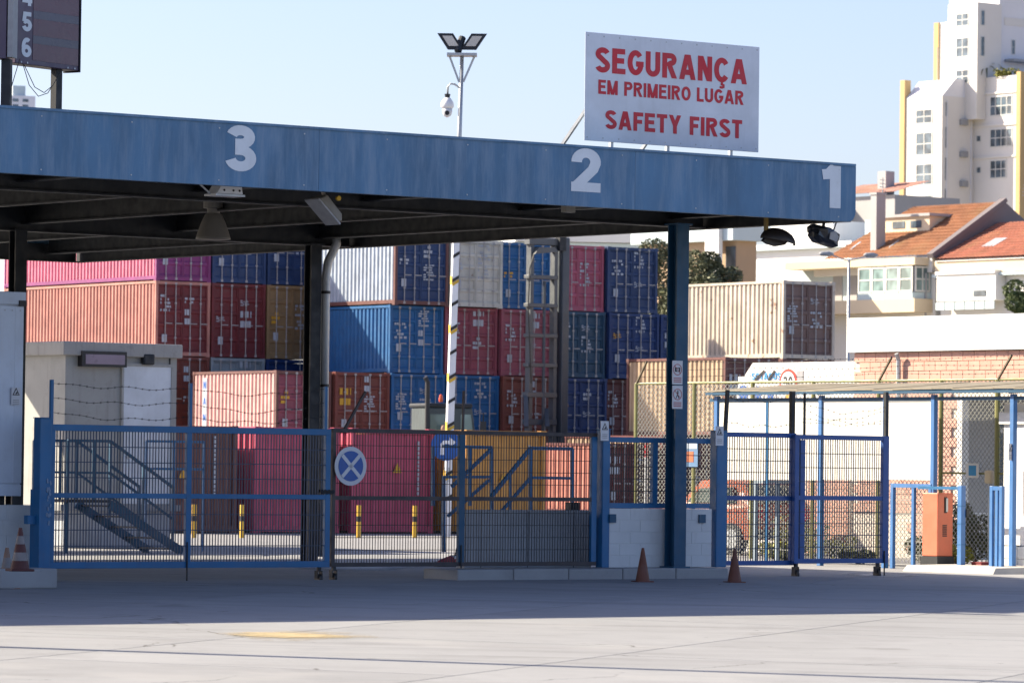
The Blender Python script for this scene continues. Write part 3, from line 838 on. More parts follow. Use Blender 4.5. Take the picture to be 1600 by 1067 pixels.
MB().prism([(-.06, -.06), (.09, -.10), (.13, -.02), (.06, .06), (-.04, .04)], -.215, -.20).build('torn_patch', GREYP, l)
MB().bar((.0, 0, .1), (.04, 0, .36), .035).build('bracket', DARKST, l); MB().bar((.17, -.05, .08), (.22, -.05, .2), .015).build('loose_strip', DARKST, l)

# ------------------------------------------------------------------ gates
VG = 53.2
def wires(x0, x1, z0, z1, y, mat, parent, sx=.05, sz=.2, r=.0058, name='wire_mesh'):
    m = MB(); n = max(2, round((x1 - x0) / sx))
    for i in range(1, n):
        x = x0 + (x1 - x0) * i / n + random.uniform(-.003, .003); m.bar((x, y, z0), (x, y, z1), 2*r)
    k = max(1, round((z1 - z0) / sz))
    for j in range(1, k):
        z = z0 + (z1 - z0) * j / k; m.bar((x0, y - r, z), (x1, y - r, z), 2.2*r)
    return tag(m.build(name, mat, parent, fix=False), kind='stuff')
def barbed(a, b, n=22, sag=.05, parent=None, seed=1, name='barbed_wire'):
    r = random.Random(seed); a = Vector(a); b = Vector(b); m = MB(); pts = []; p1 = r.uniform(0, 6)
    for i in range(n + 1):
        t = i / n; pts.append(a.lerp(b, t) + Vector((0, 0, -sag*4*t*(1-t) + .03*sin(5*t*pi + p1)*t*(1-t)*3)))
    m.tube(pts, .0032, 4, False)
    for p in pts[1:-1]:
        m.bar(p + Vector((-.012, 0, -.014)), p + Vector((.012, 0, .014)), .004); m.bar(p + Vector((.012, 0, -.012)), p + Vector((-.012, 0, .012)), .004)
    return tag(m.build(name, WIREK, parent, fix=False), kind='stuff')
def castor(x, y, z, parent, r=.075):
    c = MB().bar((x, y, z), (x, y, z - .06), .05); c.box(x-.045, x-.035, y-.03, y+.05, z-.16, z-.05); c.box(x+.035, x+.045, y-.03, y+.05, z-.16, z-.05)
    f = c.build('castor', DARKST, parent)
    MB().lathe([(r*.5, -.028), (r, -.022), (r, .022), (r*.5, .028)], (x, y + .01, z - .17), 18, 'x').build('wheel', BLACK, f, smooth=False)
# left gate
uL, uM, uR = uu(76, VG), uu(294, VG), uu(515, VG)
g = thing('swing_gate', 'blue framed wire mesh gate leaf on the left under lane 3', 'gate', W(uL, VG, 0))
X1, XM = uR - uL, uM - uL
z0, z1, zm = .18, 2.19, 1.20
b_ = .09
for x in (b_/2, XM, X1 - b_/2): MB().box(x - b_/2, x + b_/2, -.03, .03, z0 + b_, z1 - b_).build('stile', BLUE, g, bevel=.004)
for z in (z0, z1 - b_): MB().box(0, X1, -.032, .032, z, z + b_).build('rail', BLUE, g, bevel=.004)
for a, c in ((b_, XM - b_/2), (XM + b_/2, X1 - b_)): MB().box(a, c, -.028, .028, zm - .035, zm + .035).build('mid_rail', BLUE, g, bevel=.004)
for a, c in ((b_, XM - b_/2), (XM + b_/2, X1 - b_)):
    wires(a, c, z0 + b_, zm - .035, .012, WIREB, g); wires(a, c, zm + .035, z1 - b_, .012, WIREB, g)
MB().tube([(XM - .03, -.05, .55), (XM - .03, -.05, -.01)], .012, 6).build('drop_bolt', DARKST, g)
castor(X1 - .18, -.02, z0, g)
m = MB()
for i in range(6): m.lathe([(.03, -.008), (.03, .008)], (X1 - .14 + i*.035, -.045, 1.27 + .012*(i % 2)), 8, 'y')
m.build('lock_chain', DARKST, g)['kind'] = 'stuff'
barb_z = [2.30, 2.50, 2.70]
for x in (.03, XM + .02, X1 - .09): MB().bar((x, 0, z1), (x, 0, z1 + .62), .045).build('wire_post', BLUE, g)
for i, z in enumerate((2.36, 2.56, 2.76)):
    barbed((.03, 0, z), (XM + .02, 0, z - .03), 20, .07 - .02*i, g, i); barbed((XM + .02, 0, z - .03), (X1 - .09, 0, z + .02), 20, .09 + .05*(i % 2), g, i + 4)
# gate post beside the hut
def gate_post(px0, px1, ztop, label, v=VG, zb=.0, mat=BLUE, d=None):
    a, b = uu(px0, v), uu(px1, v); w = b - a; d = d or w
    o = thing('gate_post', label, 'post', W(a, v, zb), TH, 'square steel gate posts')
    MB().box(0, w, -d/2, d/2, 0, ztop - zb).build('shaft', mat, o, bevel=.012)
    MB().box(-.008, w + .008, -d/2 - .008, d/2 + .008, ztop - zb, ztop - zb + .012).build('cap', mat, o)
    return o, w
o, w = gate_post(57, 75, 2.27, 'thick blue gate post with scuffed paint beside the hut', VG - .03, .0, BLUE, .18)
MB().box(-.16, -.0, -.05, .05, .80, .92).build('wall_bracket', BLUE, o); MB().box(-.03, .0, -.14, .1, .0, 1.28).build('side_plate', BLUE, o)
m = MB(); r_ = random.Random(3)
for k in range(26):
    x = w + .001 - .05 + r_.uniform(-.02, .04); z = .80 + r_.uniform(0, .62); s = r_.uniform(.008, .026)
    m.prism([(x + s*cos(t)*r_.uniform(.5, 1), z + 1.7*s*sin(t)*r_.uniform(.5, 1)) for t in [i*pi/4 for i in range(8)]], -.094 - k*.0004, -.091)
m.build('scuffed_paint', paint('scuff pale', (0.20, 0.28, 0.40), .8, .3), o)['kind'] = 'stuff'
# brown gate
uL, uM, uR = uu(519, VG), uu(722, VG), uu(932.5, VG)
g = thing('swing_gate', 'weathered brown wire mesh gate with round blue sign', 'gate', W(uL, VG + .02, 0))
X1, XM = uR - uL, uM - uL
z0, z1, zm = .19, 2.20, 1.19; b_ = .065
for x, mt, bb in ((b_/2, BROWNG, b_), (XM, TEALST, .11), (X1 - .05, BLUE, .10)): MB().box(x - bb/2, x + bb/2, -.03, .03, z0, z1).build('stile', mt, g, bevel=.004)
for z in (z0 - .005, z1 - .055): MB().box(.0, X1, -.033, .033, z, z + .06).build('rail', BROWNG, g, bevel=.004)
for a, c in ((b_, XM - .055), (XM + .055, X1 - .07)):
    MB().box(a, c, -.028, .028, zm - .03, zm + .03).build('mid_rail', BROWNG, g)
    wires(a, c, z0 + .055, zm - .03, .012, WIREK, g, .05, .2, .0042); wires(a, c, zm + .03, z1 - .055, .012, WIREK, g, .05, .2, .0042)
castor(.05, -.02, z0, g); MB().tube([(XM - .02, -.05, .5), (XM - .02, -.05, -.01)], .012, 6).build('drop_bolt', DARKST, g)
MB().bar((XM + .02, 0, z1), (XM + .03, 0, z1 + .6), .03).build('wire_post', BROWNG, g)
MB().bar((.22, 0, z1 - .02), (.60, .0, z1 + .55), .035).build('wire_arm', BROWNG, g)
# round no-stopping sign
u, z = on_v(548, 728, VG - .06)
s = thing('round_sign', 'round blue sign with white cross on the brown gate', 'sign', W(u, VG - .06, z))
MB().disc(0, 0, .285, 0, .012, 40).build('plate', PLATE, s); MB().disc(0, 0, .222, -.006, -.001, 40).build('blue_field', SIGNBLUE, s)
for a in (1, -1):
    d = .222 * .7071
    MB().bar((-d, -.009, -d*a), (d, -.009, d*a), .055, .004, (0, 1, 0)).build('cross_bar', PLATE, s)
# post with warning plate, fence, column and second post
def warn_plate(label, px, py, v, w=.16, h=.30):
    u, z = on_v(px, py, v)
    s = thing('warning_plate', label, 'sign', W(u, v, z), TH, 'small warning plates on posts')
    MB().box(-w/2, w/2, 0, .006, -h/2, h/2).build('plate', PLATE, s)
    t = MB(); c = (0, .05); R0, R1 = .062, .044
    tri = lambda R: [(c[0] + R*1.1*cos(RAD(a)), c[1] + R*1.15*sin(RAD(a))) for a in (90, 210, 330)]
    t.prism(tri(R0), -.004, -.001); t.build('triangle', BLACK, s)
    MB().prism(tri(R1*.92), -.006, -.0045).build('triangle_field', PLATE, s)
    MB().prism([(-.022, .035), (.0, .052), (.012, .075), (.024, .04), (.01, .03)], -.008, -.0065).build('pictogram', BLACK, s)
    for k in range(3): MB().box(-w*.32, w*.32, -.003, -.001, -.06 - k*.025, -.05 - k*.025).build('text_line', GREYP, s)
    return s
gate_post(937, 948.5, 2.26, 'blue gate post with warning plate between brown gate and low wall', VG, .15, BLUE, .16)
warn_plate('small warning triangle plate on the post right of the brown gate', 945, 673, VG - .12)
gate_post(1114.5, 1131, 2.27, 'broad blue gate post with warning plate left of the mesh double gate', VG, .15, BLUE, .17)
warn_plate('small warning triangle plate on the post left of the double gate', 1124.5, 681, VG - .16)
# plinth kerb
ku0, ku1 = uu(722, VG - .7), uu(1132, VG - .5)
kb = thing('plinth_kerb', 'long low concrete kerb under the gate posts', 'kerb', W(ku0, VG - .62, 0))
n = 5; L_ = (ku1 - ku0) / n
for i in range(n): MB().box(i*L_ + .006, (i+1)*L_ - .006, 0, .85, -.03, .15 + .006*(i % 2)).build('kerb_stone', CONCB, kb, bevel=.02)
# low white block wall under the fixed fence
def blockwall(name, label, ua, ub, v, z0, z1, thick, mat, cat='wall', bw=.42, bh=.2):
    o = thing(name, label, cat, W(ua, v, z0))
    nx = max(1, round((ub - ua)/bw)); nz = max(1, round((z1 - z0)/bh)); dx = (ub-ua)/nx; dz = (z1-z0)/nz
    MB().box(.004, ub-ua-.004, .006, thick, 0, z1-z0-.004).build('mortar', mat, o)
    for j in range(nz):
        off = -dx/2 if j % 2 else 0
        for i in range(nx + (1 if j % 2 else 0)):
            a, b = max(0, i*dx + off), min(ub-ua, (i+1)*dx + off)
            if b - a > .03: MB().box(a + .003, b - .003, random.uniform(0, .002), .05, j*dz + .003, (j+1)*dz - .003).build('block', mat, o, bevel=.004)
    return o
blockwall('low_wall', 'low white painted block wall under the fixed fence panels', uu(948, VG), uu(1108, VG), VG - .08, .156, 1.06, .2, BLOCKW)
fu0, fu1 = uu(948, VG), uu(1108, VG); fx = fu1 - fu0
f = thing('mesh_fence', 'blue framed fence panel on the low white wall', 'fence', W(fu0, VG, 0))
xm_ = uu(1022, VG) - fu0
MB().box(0, fx, -.03, .03, 2.07, 2.15).build('rail', BLUE, f, bevel=.004); MB().box(0, fx, -.03, .03, 1.06, 1.14).build('rail', BLUE, f, bevel=.004)
MB().box(xm_ - .05, xm_ + .05, -.032, .032, 1.14, 2.07).build('stile', BLUE, f)
wires(0, xm_ - .05, 1.14, 2.07, .01, WIREK, f); wires(xm_ + .05, fx, 1.14, 2.07, .01, WIREK, f, .22, .2)
for px, l in ((952, 'left'), (1092, 'right')):
    u = uu(px, VG) - fu0; MB().box(u - .07, u + .06, -.11, -.085, .84, .97).build('hinge_plate', TEALST, f)
# prohibition signs on the canopy column
def prohib(label, py0, py1, kind):
    v = 52.92 - .13; u, zt = on_v(1058, py0, v); _, zb = on_v(1058, py1, v); w = .205; h = zt - zb
    s = thing('prohibition_sign', label, 'sign', W(u, v - .012, zb), TH, 'signs on the canopy column')
    MB().box(-w/2, w/2, 0, .008, .004, h - .004).build('plate', PLATE, s)
    cz = h*.62; RR = paint('faded sign red', (0.42, 0.14, 0.15), .5, .1)
    MB().ring(0, cz, .075, .088, -.003, -.0006).build('red_ring', RR, s)
    if kind == 'camera':
        MB().box(-.052, .052, -.0022, -.0006, cz - .033, cz + .033).build('camera_symbol', BLACK, s); MB().ring(0, cz, .012, .023, -.005, -.0028, 16).build('lens_symbol', PLATE, s)
    else:
        MB().disc(.006, cz + .052, .011, -.0022, -.0006, 12).build('head_symbol', BLACK, s)
        MB().prism([(-.012, cz + .0), (.014, cz), (.02, cz + .038), (-.01, cz + .038)], -.0022, -.0006).build('body_symbol', BLACK, s)
        for a in (-.03, .028): MB().bar((0, -.0014, cz), (a, -.0014, cz - .06), .012, .0016, (0, 1, 0)).build('leg_symbol', BLACK, s)
    MB().bar((-.055, -.004, cz + .055), (.055, -.004, cz - .055), .011, .002, (0, 1, 0)).build('slash', RR, s)
    for k in range(3): MB().box(-w*.38, w*.38, -.0025, -.0006, h*.10 + k*.028, h*.10 + k*.028 + .015).build('text_line', RR, s)
prohib('white no photography sign, upper of two on the canopy column', 563, 601, 'camera')
prohib('white no pedestrians sign, lower of two on the canopy column', 602, 639, 'walk')
# double gate on the right
def leaf(pxa, pxb, label, v, z0, z1, zm, sa, sb):
    a, b = uu(pxa, v), uu(pxb, v); X = b - a
    g = thing('swing_gate', label, 'gate', W(a, v, 0))
    MB().box(0, sa, -.035, .035, z0, z1).build('stile', BLUE2, g, bevel=.004); MB().box(X - sb, X, -.035, .035, z0, z1).build('stile', BLUE2, g, bevel=.004)
    for z in (z0, z1 - .075): MB().box(sa, X - sb, -.03, .03, z, z + .075).build('rail', BLUE2, g, bevel=.004)
    MB().box(sa, X - sb, -.028, .028, zm - .035, zm + .035).build('mid_rail', BLUE2, g)
    wires(sa, X - sb, z0 + .075, zm - .035, .012, WIREB, g); wires(sa, X - sb, zm + .035, z1 - .075, .012, WIREB, g)
    return g, X
g, X = leaf(1131, 1242, 'blue mesh gate leaf next to the broad post, behind the cone', VG + .1, .17, 2.26, 1.23, .03, .10)
MB().bar((.02, 0, 2.26), (.06, 0, 2.92), .05).build('wire_post', DARKST, g); MB().bar((X - .07, 0, 2.26), (X - .07, 0, 2.92), .07).build('wire_post', DARKST, g)
for i, z in enumerate((2.42, 2.80)): barbed((.04, 0, z), (X - .07, 0, z - .02 + .03*i), 12, .05, g, 20 + i)
g2, X = leaf(1240, 1387, 'blue mesh gate leaf on castors, right end of the double gate', VG, .20, 2.24, 1.24, .09, .13)
MB().box(.15, .25, .0, .04, .25, 2.16).build('lock_stile', BLUE2, g2)
castor(.05, -.02, .20, g2); castor(X - .22, -.02, .20, g2); MB().tube([(X - .10, -.05, .4), (X - .10, -.05, -.01)], .012, 6).build('drop_bolt', DARKST, g2)
MB().bar((.22, 0, 2.24), (.22, 0, 2.9), .03).build('wire_post', DARKST, g2); MB().bar((X - .05, 0, 2.24), (X - .05, 0, 2.95), .06).build('wire_post', DARKST, g2)
for i, (z, zz) in enumerate(((2.45, 2.50), (2.50, 2.65), (2.68, 2.45), (2.78, 2.72))): barbed((.1, 0, z), (X - .05, 0, zz), 15, .06 + .03*i, g2, 30 + i)

# ------------------------------------------------------------------ traffic cones
def cone(label, px, pyb, h, mats, r=.14, dz=0.0, lean=0.0):
    p = on_z(px, pyb, dz)
    z = ground_z(p.x, p.y) if dz == 0 else dz
    p = on_z(px, pyb, z)
    c = thing('traffic_cone', label, 'cone', p, .4)
    MB().box(-r*1.02, r*1.02, -r*1.02, r*1.02, 0, .03).build('base', mats[0], c, bevel=.01)
    n = len(mats)
    for i, mt in enumerate(mats):
        za, zb_ = .03 + (h - .03)*i/n, .03 + (h - .03)*(i+1)/n
        ra, rb = r*.86*(1 - (za/h)*.83), r*.86*(1 - (zb_/h)*.83)
        MB().lathe([(ra, za), (rb, zb_)], (0, 0, 0), 18).build('band' if i else 'body', mt, c, smooth=False)
    return c
CR = plain('cone faded red', (0.085, 0.02, 0.018), .6); CWH = plain('cone dirty white', (0.22, 0.20, 0.195), .6); CO = paint('cone dirty orange', (0.17, 0.062, 0.04), .7, .5, (0.05, 0.04, 0.035)); COP = paint('cone pale worn', (0.24, 0.15, 0.11), .7, .5, (0.08, 0.06, 0.05))
blk = on_z(45, 919, -0.02)
ub_, vb_ = UV(blk)
b = thing('concrete_block', 'low concrete block at the foot of the hut', 'block', W(ub_ - .45, vb_, ground_z(blk.x, blk.y)))
MB().box(0, .9, 0, .55, 0, .27).build('body', CONCB, b, bevel=.025)
cone('red and white banded cone standing on the concrete block', 31, 892, .56, [CR, CWH, CR, CWH, CR], .15, .255)
cone('worn pale cone on the ground in front of the hut', 10, 921, .56, [COP, COP, CWH, COP], .15)
cone('dirty orange cone in front of the low white wall', 1004, 910, .52, [CO, CO], .13)
cone('dirty orange cone in front of the double gate', 1147.5, 911, .52, [CO, CO], .13)

# ================================================================== things behind and beside the gates
# hut at the left edge
VH = 53.7
hr = uu(31.5, VH)
hut = thing('gate_hut', 'pale blue white panelled hut at the left end of the gates', 'hut', W(hr - 2.6, VH, 0))
HT = zv(456, VH, 20)
MB().box(0, 2.6, 0, 2.2, 1.18, HT - .18).build('wall', HUTW, hut)
for x in (.35, 1.15, 1.95): MB().box(x + .01, x + .60, -.018, 0, 1.36, HT - .20).build('wall_panel', HUTW, hut, bevel=.006)
MB().box(2.47, 2.61, -.022, .1, 1.36, HT - .20).build('wall_panel', HUTW, hut, bevel=.006)
MB().box(-.05, 2.62, -.06, 2.25, HT - .18, HT).build('roof_band', HUTW, hut, bevel=.01)
MB().box(0, 2.605, -.03, .05, 1.18, 1.345).build('sill_band', HUTW, hut, bevel=.01)
MB().box(2.50, 2.62, -.08, -.05, HT - .20, HT - .12).build('vent', BLACK, hut)
for x in (2.3, 2.42, 2.55): MB().disc(x, HT - .26, .01, -.03, -.02, 8).build('screw', GALV, hut)
MB().box(.1, 2.48, .2, 1.9, 1.04, 1.18).build('base_beam', DARKST, hut)
hb = blockwall('low_wall', 'white painted block wall carrying the hut', hr - 2.7, uu(48, VH), VH - .05, 0, 1.06, .5, BLOCKW)
warn_plate('small warning triangle plate on the hut panel', 25, 619, VH - .05, .15, .24)

# booth on a raised base with stairs
VBO = 74.3
bx0, bx1 = uu(100, VBO), uu(274, VBO)
booth = thing('raised_booth', 'grubby cream cabin on a concrete base behind the blue gate', 'booth', W(bx0, VBO, 0))
bw = bx1 - bx0; zb_, zt_ = .84, 4.02; BD = 5.2
MB().box(0, bw, 0, BD, zb_, zt_ - .26).build('wall', BOOTH, booth)
MB().box(-.12, bw + .06, -.12, BD + .1, zt_ - .27, zt_).build('roof', paint('booth roof edge', (0.36, 0.35, 0.33), .6, .5, (0.07, 0.06, 0.05)), booth, bevel=.02)
MB().box(.08, bw - .05, .1, BD, 0, zb_).build('base', CONCW, booth)
MB().box(-.1, bw + .1, -.05, BD, zb_ - .12, zb_).build('floor_slab', CONCB, booth)
xd0, xd1 = uu(190, VBO) - bx0, uu(264, VBO) - bx0; zd = zv(573, VBO, 225)
dr = MB().box(xd0, xd1, -.03, 0, zb_ + .02, zd).build('door', paint('booth door', (0.66, 0.70, 0.74), .5, .1), booth)
m = MB(); 
MB().box(xd0 - .05, xd0, -.045, 0, zb_, zd + .06).build('jamb', BOOTH, dr); MB().box(xd1, xd1 + .05, -.045, 0, zb_, zd + .06).build('jamb', BOOTH, dr); MB().box(xd0, xd1, -.045, 0, zd, zd + .06).build('lintel', BOOTH, dr)
MB().box(xd0 + .08, xd0 + .13, -.08, -.03, 1.75, 1.8).build('handle', GALV, dr)
a0, a1 = uu(119, VBO) - bx0, uu(189, VBO) - bx0
ds = MB().box(a0, a1, -.16, 0, zv(573, VBO, 150), zv(549, VBO, 150)).build('message_display', BLACK, booth)
MB().box(a0 + .08, a1 - .05, -.166, -.161, zv(570, VBO, 150) + .01, zv(554, VBO, 150)).build('screen', paint('display pink grey', (0.27, 0.20, 0.26), .3, .1), ds)
MB().box(uu(217, VBO) - bx0, uu(234, VBO) - bx0, -.14, 0, zv(570, VBO, 225), zv(553, VBO, 225)).build('wall_light', DARKST, booth, bevel=.03)
MB().box(uu(262, VBO) - bx0, uu(263.5, VBO) - bx0, -.02, 0, zb_, zt_ - .27).build('corner_joint', BLACK, booth)
MB().box(-.012, 0, 2.2, 2.9, 1.7, 3.4).build('side_window', BOOTH, booth)
def stair(label, px_l, px_t, px_b, v, ztop, zplat, width=1.0, mat=TEALST, steps=5, ext=0):
    """landing rail from px_l to px_t, flight down to the right reaching the ground at px_b"""
    a, b, c = uu(px_l, v), uu(px_t, v), uu(px_b, v)
    s = thing('steel_stair', label, 'stairs', W(a, v, 0))
    B, C = b - a, c - a; hr_ = ztop - zplat
    MB().box(0, B, 0, width, zplat - .05, zplat).build('landing', DARKST, s)
    for y in (0, width):
        for x in (0, B*.62, B): MB().bar((x, y, zplat), (x, y, ztop), .045).build('rail_post', mat, s)
        MB().bar((0, y, ztop), (B, y, ztop), .05).build('handrail', mat, s); MB().bar((0, y, zplat + hr_*.46), (B, y, zplat + hr_*.46), .04).build('knee_rail', mat, s)
        sl = Vector((C - B, 0, -zplat)); n = .86
        MB().bar((B, y, ztop), (B + sl.x*n, y, ztop + sl.z*n), .05).build('handrail', mat, s); MB().bar((B, y, zplat + hr_*.46), (B + sl.x*n, y, zplat + hr_*.46 + sl.z*n), .04).build('knee_rail', mat, s)
        for t in (.45, .86): MB().bar((B + sl.x*t, y, zplat*(1-t)), (B + sl.x*t, y, ztop + sl.z*t), .04).build('rail_post', mat, s)
        MB().bar((B, y, zplat - .08), (C, y, .02), .05, .16).build('stringer', mat, s)
    for i in range(steps):
        t = (i + .6)/steps; x = B + (C - B)*t; MB().box(x - .11, x + .11, .03, width - .03, zplat*(1-t) - .015, zplat*(1-t) + .015).build('tread', DARKST, s)
    for y in (.15, width - .15): MB().bar((.08, y, 0), (.08, y, zplat - .05), .06).build('leg', mat, s)
    return s
stair('blue steel steps with handrails leading to the cream booth', 105, 172, 287, 69.6, 2.06, .98, 1.15)  # dark column paint stands in for shade on the blue steps
hr2 = thing('guard_rail', 'blue handrail at the right end of the booth landing', 'railing', W(uu(228, 71.0), 71.0, 0))
xx = [uu(p, 71.0) - uu(228, 71.0) for p in (228, 271, 318)]
for x in xx: MB().bar((x, 0, 0), (x, 0, 2.08), .045).build('rail_post', BLUE, hr2)
for z in (2.08, 1.56): MB().bar((0, 0, z), (xx[-1], 0, z), .045).build('handrail', BLUE, hr2)

# grey concrete platform behind the brown gate with railings
VP = 53.75
pu0, pu1 = uu(728, VP), uu(926, VP)
plat = thing('concrete_platform', 'waist high grey concrete wall behind the brown gate', 'wall', W(pu0, VP, 0))
MB().box(0, pu1 - pu0, 0, .22, 0, 1.02).build('body', CONCW, plat, bevel=.015)
for i in range(3): MB().box(.3 + i*.9, .31 + i*.9, -.004, 0, .05, 1.0).build('joint', DARKST, plat)
MB().box(uu(895, VP) - pu0, uu(909, VP) - pu0, .03, .18, 1.02, 1.14).build('socket_box', DARKST, plat)
def rails(label, v, sets):
    base = uu(sets[0][0][0], v); s = thing('guard_rail', label, 'railing', W(base, v, 0))
    for p, q, w in sets:
        (u0, z0), (u1, z1) = on_v(p[0], p[1], v), on_v(q[0], q[1], v)
        MB().bar((u0 - base, 0, max(0.0, z0)), (u1 - base, 0, max(0.0, z1)), w).build('handrail' if abs(p[1] - q[1]) < 60 else 'rail_post', BLUE, s)
    return s
VR = 56.3
rails('blue stair handrail rising right behind the grey concrete wall', VR, [((829, 700), (829, 797), .05), ((894, 701), (894, 797), .05), ((829, 700), (894, 701), .055), ((829, 746), (894, 747), .045), ((829, 700), (768, 775), .055), ((829, 746), (785, 797), .045), ((797, 740), (797, 797), .04)])
rails('blue stair handrail left of the brown gate middle post', VR + .9, [((734, 699), (734, 790), .05), ((768, 700), (768, 797), .05), ((692, 697), (768, 699), .05), ((692, 745), (768, 745), .045), ((766, 703), (706, 760), .05), ((764, 750), (700, 806), .045), ((676, 697), (676, 790), .05), ((693, 745), (693, 862), .05)])

# person resting behind the wall, only trouser leg and red shoe come out past its end
SKIN = plain('skin', (0.42, 0.24, 0.17), .6); TRO = plain('black trousers', (0.012, 0.012, 0.014), .85); RSH = plain('red shoe', (0.26, 0.025, 0.04), .6); SHIRT = plain('dark shirt', (0.03, 0.035, 0.05), .85)
pu, pv = uu(708, 59.6), 59.6
per = thing('person', 'person seated low behind the brown gate, black trousers and red shoe showing', 'person', W(pu, pv, 0))
def skin_body(name, verts, edges, radii, mat, parent, root=0, sub=2):
    me = bpy.data.meshes.new(name); me.from_pydata(verts, edges, []); me.materials.append(mat)
    o = link(name, me, parent)
    s = o.modifiers.new('skin', 'SKIN'); ss = o.modifiers.new('sub', 'SUBSURF'); ss.levels = sub; ss.render_levels = sub; s.use_smooth_shade = True
    for i, r in enumerate(radii): me.skin_vertices[0].data[i].radius = (r, r) if not isinstance(r, tuple) else r
    me.skin_vertices[0].data[root].use_root = True
    return o
V_ = [(1.0, .25, .20), (1.10, .32, .40), (1.20, .36, .60), (1.22, .36, .66), (1.23, .34, .72),
      (.98, .16, .20), (.50, .12, .46), (.12, .06, .12), (.02, .05, .06),
      (.98, .36, .20), (.55, .42, .50), (.45, .46, .12), (.34, .46, .06),
      (1.16, .14, .56), (1.0, .06, .38), (.74, .10, .46), (1.16, .56, .56), (1.0, .58, .38), (.74, .48, .50)]
E_ = [(0,1),(1,2),(2,3),(3,4),(0,5),(5,6),(6,7),(7,8),(0,9),(9,10),(10,11),(11,12),(2,13),(13,14),(14,15),(2,16),(16,17),(17,18)]
R_ = [.15,.15,.12,.055,.05,.10,.075,.055,.05,.10,.075,.055,.05,.07,.05,.035,.07,.05,.035]
skin_body('body', V_, E_, R_, TRO, per)
hd = MB(); hd.lathe([(.02, -.12), (.06, -.10), (.078, -.03), (.085, .03), (.07, .09), (.02, .12)], (1.24, .34, .80), 16); hd.build('head', SKIN, per, smooth=True)
MB().lathe([(.09, .0), (.092, .05), (.075, .10), (.02, .128)], (1.25, .345, .80), 16).build('hair', plain('dark hair', (0.02, 0.015, 0.01), .8), per, smooth=True)
def shoe(x, y, z=0.0):
    m = MB(); P = [(-.34, .045, .05), (-.27, .10, .045), (-.17, .13, .05), (-.06, .165, .052), (.04, .15, .05), (.085, .10, .042)]
    for i, (px_, hh, ww) in enumerate(P):
        for k in range(8):
            t = 2*pi*k/8; m.v.append((x + px_ + .06, y + ww*cos(t), z + .02 + max(-.0, hh/2 + hh/2*sin(t))))
    for i in range(len(P)-1):
        for k in range(8): m.f.append((i*8+k, i*8+(k+1) % 8, (i+1)*8+(k+1) % 8, (i+1)*8+k))
    m.f.append(tuple(range(8))); m.f.append(tuple(40 + k for k in range(8)))
    s = m.build('shoe', RSH, per, smooth=True)
    MB().prism([(x - .30, y - .045), (x + .14, y - .05), (x + .14, y + .05), (x - .30, y + .045)], z, z + .028, 'xy').build('sole', BLACK, s)
    MB().box(x - .345, x - .22, y - .045, y + .045, z + .01, z + .075).build('toe_cap', BLACK, s, bevel=.03)
shoe(.0, .05); shoe(.34, .46)
MB().lathe([(.05, .0), (.052, .05)], (.07, .055, .13), 12).build('sock', PLATE, per)

# leaning striped mast with floodlights and dome camera
mb = on_z(697, 838, 0.0); mt_ = at(722.5, 70, mb.y)
mast = thing('floodlight_mast', 'tall leaning mast with yellow black bands, twin floodlights and dome camera', 'mast', mb, 0)
top = mt_ - mb
def mp(z): return Vector((top.x * z / top.z, 0, z))
zsq = 7.55
pm = MB()
A = .115
for (za, zb2, r0, r1) in ((0, zsq, .105, .092),):
    pts = []
    for z in (za, zb2):
        c = mp(z); r = r0 if z == za else r1
        pts += [c + Vector((-r*.55, -r, 0)), c + Vector((r, -r*.55, 0)), c + Vector((r*.55, r, 0)), c + Vector((-r, r*.55, 0))]
    pm.add(pts, [(0,1,5,4),(1,2,6,5),(2,3,7,6),(3,0,4,7),(3,2,1,0),(4,5,6,7)])
pm.build('lower_shaft', WPAINT, mast)
m = MB(); m.tube([mp(zsq), mp(top.z - .25)], [.07, .045], 12); m.build('upper_shaft', GALV, mast, smooth=True)
for i in range(12):
    z = zsq - .25 - i * .58; c = mp(z); r = .099 + .006*(1 - z/zsq) - .001
    yel = i % 2 == 0
    for k, mt2 in enumerate((BLACK, YELLOW if yel else WPAINT)):
        dz = -.09*k
        MB().add([c + Vector((-r*.57, -r*1.04 - .004, dz - .08)), c + Vector((r*1.03, -r*.57 - .004, dz + .02)), c + Vector((r*1.03, -r*.57 - .004, dz + .10)), c + Vector((-r*.57, -r*1.04 - .004, dz + .0))], [(0,1,2,3)]).build('hazard_band', mt2, mast)
    if yel: MB().add([c + Vector((-r*1.05 - .003, r*.55, -.12)), c + Vector((-r*.57 - .004, -r*1.02, -.12)), c + Vector((-r*.57 - .004, -r*1.02, .08)), c + Vector((-r*1.05 - .003, r*.55, .08))], [(0,1,2,3)]).build('hazard_band', YELLOW, mast)
tz = top.z
tp = mp(tz - .28)
MB().box(tp.x - .36, tp.x + .36, -.26, .26, tp.z, tp.z + .06).build('platform', GALV, mast)
for sx in (-1, 1): MB().bar(tp + Vector((sx*.30, 0, 0)), mp(tz - .28 - .62) + Vector((sx*.05, 0, 0)), .05).build('strut', GALV, mast)
